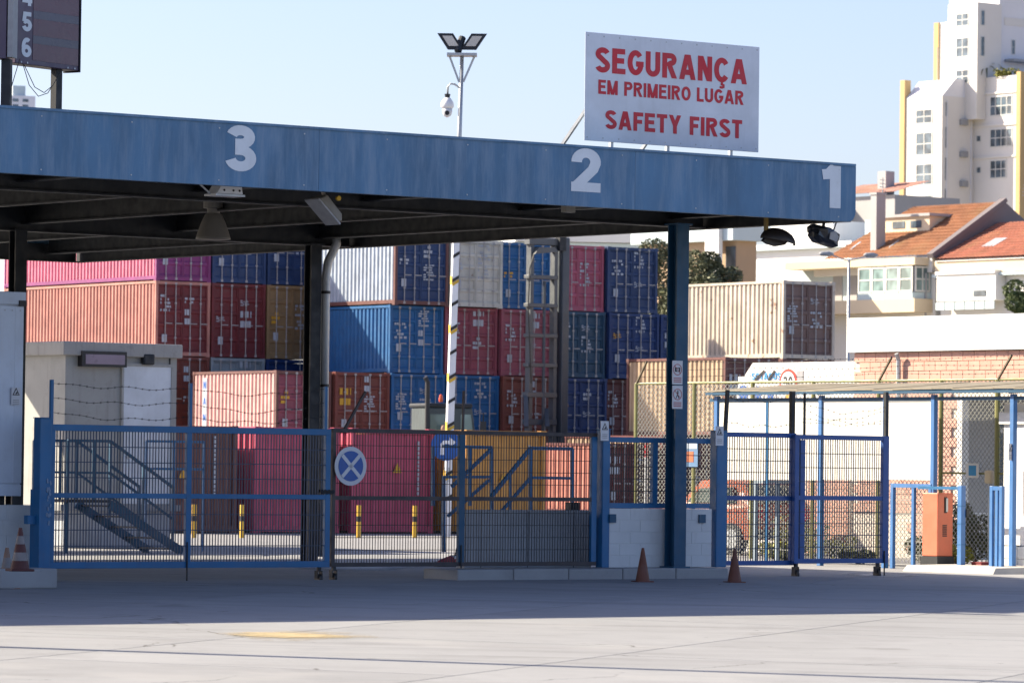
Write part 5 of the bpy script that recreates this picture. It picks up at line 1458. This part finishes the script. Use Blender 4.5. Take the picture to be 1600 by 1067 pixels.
MB().add([(.2, .12, 1.02), (1.4, .12, 1.02), (1.3, .40, 1.36), (.3, .40, 1.36)], [(0,1,2,3)]).build('rear_window', MATS['car glass'], car, loc=(0, -.03, .02))
for y in (.62, 2.85):
    w = MB().lathe([(.2, -.10), (.31, -.09), (.31, .09), (.2, .10)], (.06, y, .31), 22, 'x').build('wheel', BLACK, car); MB().lathe([(.19, -.104), (.19, .104)], (.06, y, .31), 16, 'x').build('rim', GALV, w)
    w = MB().lathe([(.2, -.10), (.31, -.09), (.31, .09), (.2, .10)], (1.54, y, .31), 22, 'x').build('wheel', BLACK, car)
MB().box(-.012, .04, .04, .16, .70, .92).build('tail_light', PLATE, car); MB().box(1.3, 1.5, -.02, .03, .68, .92).build('tail_light', RED, car); MB().box(.1, .3, -.02, .03, .68, .92).build('tail_light', RED, car)
MB().box(-.02, 1.62, -.05, .10, .32, .5).build('bumper', DARKST, car, bevel=.03)
# notice board and striped post on the fence
nb = thing('notice_board', 'blue and orange notice board behind the fixed fence', 'sign', W(UF - .05, vv(1093, UF), zu(729, UF, 1080)))
nw = vv(1058, UF) - vv(1093, UF); nh = zu(688, UF, 1080) - zu(729, UF, 1080)
MB().box(0, .02, 0, nw, 0, nh).build('plate', paint('board blue', (0.10, 0.20, 0.36), .5, .1), nb); MB().box(-.006, 0, .02, nw - .02, nh*.68, nh*.97).build('title_strip', paint('board pale', (0.42, 0.5, 0.6), .5, .1), nb); MB().box(-.006, 0, .12, nw - .02, nh*.18, nh*.58).build('orange_picture', paint('board orange', (0.42, 0.12, 0.05), .5, .1), nb)
hp_ = thing('hazard_post', 'red and white marker post behind the fixed fence', 'post', W(UF + .4, vv(1009, UF + .4), 0))
for i, z in enumerate((0, .6, 1.2, 1.9)): MB().lathe([(.04, z), (.04, z + (.6, .6, .7, .3)[i])], (0, 0, 0), 10).build('band', (PLATE, PLATE, PLATE, RED)[i], hp_)

# ================================================================== the town behind
WINF = plain('window frame white', (0.62, 0.62, 0.60), .6)
def window(parent, axis, a0, a1, z0, z1, at_, cols=2, rows=2, depth=.12, gm=None):
    """a glazed opening on the -x face (axis x) or the -y face (axis y) of a building"""
    f = MB(); t = min(.09, (a1-a0)*.1)
    q = []
    B = (lambda a, b, c, d, o0, o1: f.box(o0, o1, a, b, c, d)) if axis == 'x' else (lambda a, b, c, d, o0, o1: f.box(a, b, o0, o1, c, d))
    lo, hi = at_ - .05, at_ + .02
    B(a0, a0+t, z0, z1, lo, hi); B(a1-t, a1, z0, z1, lo, hi); B(a0+t, a1-t, z0, z0+t, lo, hi); B(a0+t, a1-t, z1-t, z1, lo, hi)
    for i in range(1, cols): x = a0 + (a1-a0)*i/cols; B(x-t*.4, x+t*.4, z0+t, z1-t, lo+.004, hi)
    for j in range(1, rows): z = z0 + (z1-z0)*j/rows; B(a0+t, a1-t, z-t*.4, z+t*.4, lo+.008, hi)
    w = f.build('window', WINF, parent)
    p = MB(); (p.box(at_-.02, at_+.01, a0+t*.5, a1-t*.5, z0+t*.5, z1-t*.5) if axis == 'x' else p.box(a0+t*.5, a1-t*.5, at_-.02, at_+.01, z0+t*.5, z1-t*.5))
    p.build('pane', gm or GLASS, w)
    return w
def block(parent, name, mat, u0, u1, v0, v1, z0, z1, o): return MB().box(u0-o[0], u1-o[0], v0-o[1], v1-o[1], z0, z1).build(name, mat, parent)
CREAM = stucco('tower cream', (0.70, 0.675, 0.645), .9, .08, .25); LAV = stucco('tower pale render', (0.72, 0.72, 0.76), .9, .1, .25); OCH = stucco('tower ochre', (0.50, 0.36, 0.18), .9, .1, .3)
# apartment tower: lit faces look left, shaded faces look right
u1_ = UV(at(1471, 300, 400))[0]; v1_ = UV(at(1471, 300, 400))[1]
tw_o = (u1_, v1_)
tower = thing('apartment_tower', 'tall stepped cream apartment tower with ochre corners', 'building', W(u1_, v1_, 0))
def tface(px0, px1, u, py0, py1, cols, rows, par=None):
    a, b = on_u(px1, py1, u)[0], on_u(px0, py1, u)[0]; z0, z1 = zu(py1, u, (px0+px1)/2), zu(py0, u, (px0+px1)/2)
    return window(par or tower, 'x', a - v1_, b - v1_, z0, z1, u - u1_, cols, rows)
vfar = on_u(1414, 300, u1_)[0]
zt1 = zu(150, u1_, 1470)
block(tower, 'lower_wing', CREAM, u1_, u1_ + 12, v1_, vfar, 0, zt1, tw_o)
MB().prism([(0, zt1), (3.7, zt1), (3.7, zt1 + 1.6), (1.6, zt1 + 1.6)], .01, vfar - v1_).build('wing_parapet', LAV, tower)
block(tower, 'ochre_fin', OCH, u1_ - .15, u1_ + .6, vfar, vfar + .6, 0, zu(126, u1_, 1411), tw_o)
for py0, py1 in ((171, 194), (207, 243), (256, 290), (305, 335)): tface(1431, 1457, u1_, py0, py1, 2, 2)
for i, (py0, py1) in enumerate(((160, 182), (198, 232), (246, 282), (295, 315))):
    xa = on_v(1476, 250, v1_)[0] - u1_; window(tower, 'y', xa, xa + .35, zv(py1, v1_, 1476), zv(py0, v1_, 1476), 0, 1, 1)
u2_ = on_v(1521, 250, v1_)[0]; v2n = on_u(1592, 250, u2_)[0]
zt2 = zu(120, u2_, 1560)
block(tower, 'middle_wing', CREAM, u2_, u2_ + 14, v2n, v1_ + 3, 0, zt2, tw_o)
block(tower, 'ochre_fin', OCH, u2_ - .12, u2_ + .9, v2n - .25, v2n + .28, 0, zu(112, u2_, 1594), tw_o)
block(tower, 'ochre_wing', OCH, u2_ + .5, u2_ + 14, v2n - .2, v2n - .02, 0, zt2 - .5, tw_o)
for py0, py1, c in ((150, 181, 4), (201, 230, 4), (250, 279, 3)):
    tface(1547, 1582 if c == 4 else 1573, u2_, py0, py1, c, 2); tface(1526, 1533, u2_, py0 + 11, py1 - 8, 1, 1)
u3_ = u2_ - 1.1; v3n = on_u(1527, 60, u3_)[0]; v3f = on_u(1481, 60, u3_)[0]
zt3 = zu(6, u3_, 1505)
block(tower, 'upper_stair_tower', CREAM, u3_, u3_ + 3, v3n, v3f, zt1 - 2, zt3, tw_o)
block(tower, 'upper_wing', LAV, u3_ + 3, u3_ + 16, v3n + .3, v3f + 3, zt1 - 2, zt3 + 6, tw_o)  # upper wing coloured lavender to carry its shaded face
for py0, py1 in ((21, 42), (59, 90), (109, 131)): tface(1494, 1514, u3_, py0, py1, 2, 2)
for py0, py1 in ((16, 40), (57, 88)):
    xa = on_v(1532, 60, v3n)[0] - u1_; window(tower, 'y', xa, xa + .5, zv(py1, v3n, 1532), zv(py0, v3n, 1532), v3n - v1_, 1, 1)
block(tower, 'rear_wing', CREAM, u3_ + 1.2, u3_ + 8, v3f, on_u(1468, 60, u3_ + 1.2)[0], zt1 - 2, zu(36, u3_ + 1.2, 1470), tw_o)
vo = on_u(1468, 60, u3_ + 1.2)[0]; block(tower, 'ochre_fin', OCH, u3_ + 1.05, u3_ + 1.7, vo, vo + .6, zt1 - 3, zu(36, u3_ + 1.2, 1466), tw_o)
xw = on_v(1584, 60, v3n)[0] - u1_
window(tower, 'y', xw, xw + .45, zv(85, v3n, 1584), zv(62, v3n, 1584), v3n + .3 - v1_, 1, 2)
MB().box(xw - .9, xw + 6, v3n - v1_ - 1.0, v3n - v1_ + .2, zv(98, v3n, 1584), zv(94, v3n, 1584)).build('balcony', GREYP, tower)
MB().box(xw - .9, xw + 6, v3n + .25 - v1_, v3n + .32 - v1_, zv(40, v3n, 1584), zv(28, v3n, 1584)).build('cornice', CREAM, tower)
# planting on the terrace
def palm(label, loc, h, n=13, l=1.6, seed=2):
    rnd = random.Random(seed); o = thing('terrace_palm', label, 'palm', loc, 0)
    MB().tube([(0, 0, 0), (.05, 0, h)], [.14, .09], 7).build('trunk', BARK, o)
    for k in range(n):
        a = 2*pi*k/n + rnd.uniform(-.2, .2); e = rnd.uniform(.3, 1.0); m = MB(); pr = None
        for i in range(7):
            t = i/6; p = Vector((cos(a)*l*t, sin(a)*l*t, h + l*e*t - l*1.0*t*t)); w = Vector((-sin(a), cos(a), 0))*.16*(1 - t*.8)*(.4 + t*1.6 if t < .4 else 1)
            if pr: m.quad(pr[0]-pr[1], pr[0]+pr[1], p+w, p-w)
            pr = (p, w)
        m.build('frond', LEAFG, o, fix=False)
    return o
palm('small palm on the tower terrace', W(u2_ + .6, on_u(1541, 110, u2_ + .6)[0], zt2), 1.0)
bush('green planting along the tower terrace edge', W(u2_ + .7, on_u(1570, 110, u2_ + .7)[0], zt2 - .1), 1.3, .9, LEAFY, 700, .12, 9)

# tiled houses below the tower
TILE = pantile('orange pantile', (0.36, 0.155, 0.075)); TILE2 = pantile('red pantile', (0.44, 0.16, 0.10)); TILED = pantile('dark brown pantile', (0.12, 0.06, 0.045))
def tileroof(parent, name, mat, p00, p10, p11, p01, pitch=.27, amp=.05):
    """pantiled slope: ribs run from the eave (p00-p10) up to the ridge (p01-p11)"""
    p00, p10, p11, p01 = map(Vector, (p00, p10, p11, p01)); L = (p10 - p00).length; n = max(4, round(L/pitch)); nr = max(2, round((p01 - p00).length/.38))
    nrm = (p10 - p00).cross(p01 - p00).normalized()
    if nrm.z < 0: nrm = -nrm
    m = MB(); K = n*4
    for j in range(nr + 1):
        for s in ((0, 1) if 0 < j < nr else (0,)):
            for i in range(K + 1):
                a = i/K; b = j/nr; q = p00.lerp(p10, a).lerp(p01.lerp(p11, a), b)
                m.v.append(tuple(q + nrm*(amp*abs(sin(pi*i/4)) + (.035 if s == 1 or j == 0 else 0.0))))
    rows = 2*nr
    for j in range(rows - 1):
        for i in range(K): a = j*(K+1) + i; m.f.append((a, a+1, a+K+2, a+K+1))
    return tag(m.build(name, mat, parent, fix=False), kind='stuff')
HWH = stucco('house white', (0.74, 0.74, 0.73), .9, .12, .4); HCR = stucco('house cream', (0.66, 0.55, 0.40), .9, .12, .4); HBL = stucco('house pale blue', (0.50, 0.60, 0.64), .9, .1, .4); HGR = stucco('house grey', (0.36, 0.36, 0.37), .9, .2, .4); HGD = stucco('gable shade grey', (0.16, 0.14, 0.15), .9, .2, .4)
q = at(1462, 400, 232); uh, vh = UV(q)
h1 = thing('balcony_house', 'white and cream house with glazed balcony and orange tile roof', 'house', W(uh, vh, 0))
zE = q.z; vfar = on_u(1255, 400, uh)[0] - vh
MB().box(0, 9, 0, vfar, 0, zE - .1).build('wall', HWH, h1); MB().box(-.3, .05, -.05, vfar - 1.2, zE - .85, zE - .05).build('eaves_band', HWH, h1)
# balcony floor, parapet and glazing
z_r, z_p0, z_p1 = zu(413, uh, 1400), zu(473, uh, 1400), zu(490, uh, 1400)
yb0 = on_u(1440, 450, uh - .8)[0] - vh
MB().box(-1.3, .0, yb0, vfar, z_r - .15, z_r + .25).build('balcony_roof', HCR, h1); MB().box(-1.3, 0, yb0, vfar, z_p1, z_p1 + .7).build('balcony_parapet', HCR, h1)
MB().box(-.02, .02, yb0 + .1, vfar, z_p1 + .7, z_r - .15).build('recess_wall', HBL, h1)
ga, gb = on_u(1427, 450, uh - 1.2)[0] - vh, on_u(1341, 450, uh - 1.2)[0] - vh
nn_ = 4
for i in range(nn_):
    y0, y1 = ga + (gb-ga)*i/nn_, ga + (gb-ga)*(i+1)/nn_
    window(h1, 'x', y0 + .02, y1 - .02, z_p1 + 1.05, z_r - .2, -1.2, 1, 2, gm=glass('balcony glass', (0.12, 0.17, 0.17), .06))
    MB().box(-1.24, -1.18, y0 + .02, y1 - .02, z_p1 + .7, z_p1 + 1.03).build('glazing_panel', HBL, h1)
window(h1, 'y', -1.15, -.1, z_p1 + 1.05, z_r - .2, ga - .05, 2, 2, gm=MATS['balcony glass']); MB().box(-1.2, 0, ga - .04, ga + .0, z_p1 + .7, z_p1 + 1.03).build('glazing_panel', HBL, h1)
for px in (1310, 1333): y = on_u(px, 450, uh)[0] - vh; MB().box(-.06, -.02, y - .35, y + .35, z_p1 + .7, z_p1 + 2.4).build('balcony_door', HGR, h1)
du, dz = 4.7, 3.0
tileroof(h1, 'roof', TILE, (-.45, -.1, zE), (-.45, vfar*.80, zE), (du, vfar*.80 - 1.5, zE + dz), (du, -.1, zE + dz))
MB().prism([(-.5, zE - .1), (du, zE + dz - .05), (du + 5, zE - .1)], -.35, -.1).build('gable_wall', HGD, h1); MB().bar((-.6, -.2, zE - .02), (du, -.2, zE + dz + .12), .42, .22).build('gable_coping', HGD, h1)  # gable end and coping coloured dark to stand in for shade
# skylights, chimney and dormer on the roof
def slope_pt(px, py):    # roof slope of this house
    n = Vector((-dz, 0, du + .45)).normalized(); n = Matrix.Rotation(TH, 3, 'Z') @ n; o0 = W(uh - .45, vh, zE); d = ray(px, py)
    p = EYEP + d * ((o0 - EYEP).dot(n) / d.dot(n)); a, b = UV(p); return Vector((a - uh, b - vh, p.z))
for (a, b) in (((1331, 391), (1349, 380)), ((1389, 388), (1411, 377))):
    p, q2 = slope_pt(*a), slope_pt(*b); k = (q2.x - p.x)
    MB().add([(p.x, p.y, p.z + .08), (p.x, q2.y + .3, p.z + .08), (q2.x, q2.y + .3, q2.z + .08), (q2.x, p.y, q2.z + .08), (p.x, p.y, p.z - .02), (p.x, q2.y + .3, p.z - .02), (q2.x, q2.y + .3, q2.z - .02), (q2.x, p.y, q2.z - .02)], [(0,1,2,3),(7,6,5,4),(0,4,5,1),(1,5,6,2),(2,6,7,3),(3,7,4,0)]).build('skylight', paint('skylight glass', (0.42, 0.46, 0.50), .15, .1), h1)
p = slope_pt(1362, 392); zc = zu(305, uh + p.x, 1362)
ch = MB().box(p.x - .1, p.x + .55, p.y - .45, p.y + .0, p.z - .3, zc).build('chimney', HGR, h1); MB().box(p.x - .15, p.x + .6, p.y - .5, p.y + .05, zc, zc + .12).build('cap', HGR, ch)
p = slope_pt(1440, 362); zd0 = zu(338, uh + p.x, 1440)
dm = MB().box(p.x, p.x + 2.4, p.y - .6, on_u(1380, 350, uh + p.x)[0] - vh, p.z - .4, zd0).build('dormer', HCR, h1); MB().box(p.x - .15, p.x + 2.5, p.y - .75, on_u(1378, 350, uh + p.x)[0] - vh, zd0, zd0 + .15).build('dormer_roof', HGR, dm)
for a, b in ((1395, 1414), (1423, 1440)): y0, y1 = on_u(b, 350, uh + p.x)[0] - vh, on_u(a, 350, uh + p.x)[0] - vh; MB().box(p.x - .03, p.x - .005, y0, y1, zu(357, uh + p.x, 1410), zu(346, uh + p.x, 1410)).build('dormer_window', GLASS, dm)
# neighbour with brighter roof and white shutter box
h2 = thing('shuttered_house', 'house with bright tile roof and white shutter box at the right edge', 'house', W(uh, vh - 14, 0))
zE2 = zu(404, uh, 1530)
MB().box(0, 9, 0, 13.6, 0, zE2 - .6).build('wall', HWH, h2); MB().box(-.35, .1, 0, 13.7, zE2 - .75, zE2 - .05).build('eaves_band', HCR, h2); MB().box(-.5, .1, 0, 13.75, zE2 - .92, zE2 - .78).build('gutter', HBL, h2)
tileroof(h2, 'roof', TILE2, (-.45, 0, zE2), (-.45, 13.7, zE2), (4.2, 13.7, zE2 + 2.1), (4.2, 0, zE2 + 2.1))
MB().prism([(-.45, zE2 - .1), (4.2, zE2 + 2.0), (9, zE2 - .1)], 0.1, 13.6).build('attic', HWH, h2)
y0, y1 = on_u(1556, 450, uh - .7)[0] - vh + 14, on_u(1463, 450, uh - .7)[0] - vh + 14
MB().box(-.7, 0, y0, y1, zu(472, uh, 1500), zu(428, uh, 1500)).build('shutter_box', HWH, h2, bevel=.05); MB().box(-.8, 0, y0, y1, zu(430, uh, 1500), zu(425, uh, 1500)).build('shutter_hood', HWH, h2)
yw = on_u(1531, 460, uh - .7)[0] - vh + 14; MB().box(-.73, -.70, yw - .45, yw + .45, zu(464, uh, 1530), zu(455, uh, 1530)).build('vent_window', GLASS, h2)
for i in range(6): a = y0 + (y1-y0)*i/6; MB().box(-.78, -.72, a + .04, a + (y1-y0)/6 - .04, zu(485, uh, 1500), zu(473, uh, 1500)).build('railing_panel', HBL, h2)
ysk = on_u(1546, 385, uh + 1)[0] - vh + 14
MB().add([(.9, ysk - .4, zE2 + .68), (.9, ysk + .5, zE2 + .68), (1.9, ysk + .5, zE2 + 1.15), (1.9, ysk - .4, zE2 + 1.15)], [(0,1,2,3)]).build('skylight', MATS['skylight glass'], h2)
for i, y in enumerate((6.4, 5.2)):
    MB().lathe([(.02, 0), (.3, .06), (.34, .12)], (-.6, y, zE2 - .35), 16, 'x').build('satellite_dish', GREYP, h2)
MB().box(4.4, 5.0, 9.5, 10.4, zE2 + 1.5, zE2 + 4.2).build('chimney', HCR, h2); MB().box(4.4, 4.9, 6.8, 7.3, zE2 + 1.5, zE2 + 4.0).build('chimney', HCR, h2)
# ridge house further back, between tower and canopy
q = at(1398, 330, 300); a_, b_2 = UV(q)
h3 = thing('pink_roof_house', 'narrow grey house with faded pink roof left of the tower', 'house', W(a_, b_2, 0))
MB().box(0, 6, 0, 6.2, 0, zu(306, a_, 1370)).build('wall', HGR, h3); z_ = zu(303, a_, 1370); tileroof(h3, 'roof', pantile('faded pink tile', (0.55, 0.30, 0.24)), (-.4, -.2, z_), (-.4, 6.4, z_), (3, 6.4, z_ + .9), (3, -.2, z_ + .9)); MB().box(1, 1.8, 2.0, 2.8, z_, z_ + 1.6).build('chimney', HGR, h3)
MB().box(-2.2, -.1, 4.4, 6.6, 0, zu(318, a_, 1350)).build('side_wing', HWH, h3)
# older houses behind the rusty white container
q = at(1252, 392, 260); a_, b_2 = UV(q)
h4 = thing('brown_roof_house', 'old house with large dark brown roof behind the rusty white container', 'house', W(a_ - 5, b_2, 0))
z_ = 9.5
MB().box(0, 5.5, .2, 7, 0, z_).build('wall', HGR, h4); tileroof(h4, 'roof', TILED, (-1.0, -.3, z_), (5.8, -.3, z_), (4.0, 5.2, z_ + 5.2), (-.6, 5.2, z_ + 5.2))
q = at(1150, 430, 235); a_, b_2 = UV(q)
h5 = thing('tan_house', 'tan walled house with blue grey eaves and white pillar', 'house', W(a_, b_2, 0))
zt5 = zu(378, a_, 1110)
MB().box(0, 1.4, 0, 7.5, 0, zt5).build('wall', stucco('house tan', (0.42, 0.30, 0.20), .9, .2, .4), h5); MB().box(-.6, 1.6, -.4, 8, zt5 - .0, zt5 + .75).build('eaves', HBL, h5); MB().box(-.5, 1.5, -.3, 7.9, zt5 + .76, zt5 + 1.1).build('flat_roof', HWH, h5)
yv = on_u(1112, 380, a_ - .9)[0] - b_2; MB().box(-.9, -.62, yv - .55, yv + .55, 0, zt5 + 1.4).build('pillar', HWH, h5)
yv = on_u(1141, 400, a_)[0] - b_2; MB().box(-.06, 0, yv - .45, yv + .3, zt5 - 1.9, zt5 - .3).build('doorway', GLASS, h5); MB().box(-.3, -.05, yv - 1.1, yv + 2, zt5 - 2.4, zt5 - 1.95).build('brick_sill', RUSTY, h5)
q = at(1330, 372, 250); a_, b_2 = UV(q)
h6 = thing('white_terrace_house', 'white terraced house behind the traffic mirror', 'house', W(a_, b_2, 0))
MB().box(0, 5, 0, 9.5, 0, zu(378, a_, 1290)).build('wall', HWH, h6); MB().box(1.5, 6, 3.2, 8.5, 0, zu(348, a_ + 1.5, 1240)).build('upper_floor', HWH, h6); MB().box(-.4, .02, 0, 9.6, zu(388, a_, 1290), zu(384, a_, 1290)).build('ledge', HBL, h6); MB().box(2.5, 3.6, -.2, 1.6, 0, zu(345, a_ + 2, 1320)).build('side_tower', HBL, h6)
q = at(890, 376, 260); a_, b_2 = UV(q)
h7 = thing('long_pale_building', 'long pale blue building just showing above the containers', 'building', W(a_ + 0, b_2, 0), RAD(6))
MB().box(-3, 9.5, 0, 8, 0, at(950, 380, 260).z - .0).build('wall', HBL, h7); MB().box(-3.2, 9.7, -.3, 8, at(950, 379, 260).z, at(950, 363, 260).z).build('roof_edge', HWH, h7)
q = at(34, 175, 620)
h8 = thing('distant_tower', 'distant pale tower block below the lane display', 'building', (q.x, q.y, 0), RAD(20))
MB().box(-1.6, 1.9, 0, 5, 0, at(40, 150, 620).z).build('wall', LAV, h8); MB().box(-1.2, .6, .5, 4, at(40, 150, 620).z, at(30, 134, 620).z).build('roof_house', HBL, h8)
for i in range(5):
    for k in range(2): MB().box(-1.3 + k*1.4, -.5 + k*1.4, -.05, 0, at(40, 155 + i*9, 620).z - .4, at(40, 155 + i*9, 620).z).build('window', GLASS, h8)
# hillside
m = MB(); rnd = random.Random(8); nx, ny = 40, 14
for j in range(ny + 1):
    for i in range(nx + 1):
        x = -10 + 170*i/nx; y = 205 + 260*j/ny
        k = max(0, min(1, (x - 2)/18)); m.v.append((x, y, (-.02 + k*min(1, j/5)*10.5 + k*j*.55 + (rnd.uniform(-.4, .4) if 0 < j and k > 0 else 0))))
for j in range(ny):
    for i in range(nx): a = j*(nx+1) + i; m.f.append((a, a+1, a+nx+2, a+nx+1))
tag(m.build('hillside', concrete('dry hillside', (0.30, 0.25, 0.16), 0, .1, (0.10, 0.11, 0.05), False), None, True, fix=False), kind='structure')
def tree(label, base, h, r, mat, seed, n=7800, s=.10):
    rnd = random.Random(seed); o = thing('broadleaf_tree', label, 'tree', base, 0)
    MB().tube([(0, 0, 0), (.05, 0, h*.35), (.1, .05, h*.7)], [.18, .14, .07], 8).build('trunk', BARK, o)
    m = MB()
    for k in range(13):
        a = rnd.uniform(0, 2*pi); d = r*rnd.uniform(.1, .8); z = h*rnd.uniform(.42, .92); c = (cos(a)*d, sin(a)*d, z)
        k2 = rnd.uniform(.28, .5); leaves(m, c, r*k2, r*k2, r*k2*.85, n//13, s, rnd)
        if k < 6: MB().tube([(.05, 0, h*.4), (c[0]*.6, c[1]*.6, (h*.45 + z)/2), c], [.07, .05, .02], 5).build('limb', BARK, o)
    tag(m.build('crown', mat, o, fix=False), kind='stuff'); return o
p = at(1085, 432, 212); tree('grey green tree behind the rusty white container', (p.x - .3, p.y, p.z - 4.6), 5.9, 1.6, LEAFG, 31)
p = at(1112, 436, 208); tree('smaller grey green tree right of the canopy column', (p.x, p.y, p.z - 3.6), 5.0, 1.4, LEAFG, 32)
p = at(1033, 470, 215); tree('tree beside the navy container at the canopy column', (p.x, p.y, p.z - 4), 7.0, 1.6, LEAFG, 33)
p = at(1598, 500, 222); tree('dark green tree in front of the shuttered house', (p.x + .3, p.y, p.z - 2.4), 4.6, 1.35, LEAFD, 34)
# twin armed street lamp
p = at(1325, 560, 175); zt6 = at(1325, 405, 175).z
sl = thing('street_lamp', 'grey street lamp with two curved arms behind the office', 'street lamp', (p.x, p.y, 0), RAD(15))
MB().tube([(0, 0, 0), (0, 0, zt6)], [.09, .05], 10).build('pole', GALV, sl, smooth=True)
for sx in (-1, 1):
    MB().tube([(0, 0, zt6 - .05), (sx*.35, 0, zt6 + .02), (sx*.75, 0, zt6 + .16)], .025, 6).build('arm', GALV, sl); MB().lathe([(.02, -.32), (.09, -.22), (.10, .1), (.03, .28)], (sx*.92, 0, zt6 + .18), 12, 'x').build('lamp_head', GREYP, sl, smooth=True)
# lamp pole left of the frame whose shadow lies across the apron
p = on_z(0, 1012, -.2); d2 = Vector((-SUN_DIR.x, -SUN_DIR.y, 0)).normalized(); bp = p - d2 * 3.0
lp = thing('apron_lamp_pole', 'tall apron lamp pole beyond the left edge, known by its long shadow line', 'street lamp', (bp.x, bp.y, ground_z(bp.x, bp.y) - .02), 0)
MB().tube([(0, 0, 0), (0, 0, 15)], [.13, .08], 12).build('pole', GALV, lp, smooth=True); MB().box(-.6, .6, -.2, .2, 15, 15.2).build('lamp_head', GREYP, lp)

# small fittings that clutter the far buildings: aerials, air conditioners, downpipes, cables
def aerial(par, x, y, z, h, k=4):
    m = MB(); m.bar((x, y, z), (x, y, z + h), .05)
    for i in range(k): m.bar((x - .35 + .03*i, y - .1, z + h*(.7 + .08*i)), (x + .35 - .03*i, y + .1, z + h*(.7 + .08*i)), .03)
    return m.build('aerial', GREYP, par)
aerial(tower, 2.2, 3.0, zt1 + 1.5, 3.2); aerial(tower, 4.0, 1.2, zt2, 2.6); aerial(h1, 3.6, 8.0, zE + 2.2, 2.4);
aerial(h2, 4.0, 11.5, zE2 + 1.9, 2.2)
for px, py in ((1499, 196), (1499, 246), (1499, 292)):
    xa, za = on_v(px, py, v1_); MB().box(xa - u1_, xa - u1_ + .8, -.35, 0, za, za + .55).build('air_conditioner', GREYP, tower, bevel=.04)
for px in (1478, 1516): xa = on_v(px, 250, v1_)[0] - u1_; MB().box(xa, xa + .1, -.1, 0, 0, zt1 - .4).build('downpipe', LAV, tower)
for py in (146, 196, 246): MB().box(u2_ - u1_ - .12, u2_ - u1_, v2n - v1_ + .3, v1_ + .0 - v1_, zu(py, u2_, 1560) - .05, zu(py, u2_, 1560) + .12).build('floor_band', CREAM, tower)
MB().tube([(-.16, yc + 1.6, 3.98), (-.10, yc + 1.6, 3.85), (-.06, yc + 1.6, 1.6)], .045, 8).build('downpipe', GALV, bld)
MB().tube([(-.02, .3, WT - .55), (-.02, 2.0, WT - .6), (-.02, 3.6, WT - .52), (-.02, Lw - .6, WT - .6)], .012, 5).build('cable', BLACK, wl_)
MB().tube([(-.40, .3, zE - .9), (-.40, .3, zE - 4.5)], .06, 8).build('downpipe', HGR, h1)
for i in range(14):       # cladding screws along the fascia's lower edge
    x = CWID - .35 - i * 1.4
    for z in (ZB + .07, ZT - .07): MB().disc(x, z, .011, -.006, 0, 6).build('screw', GALV, canopy)
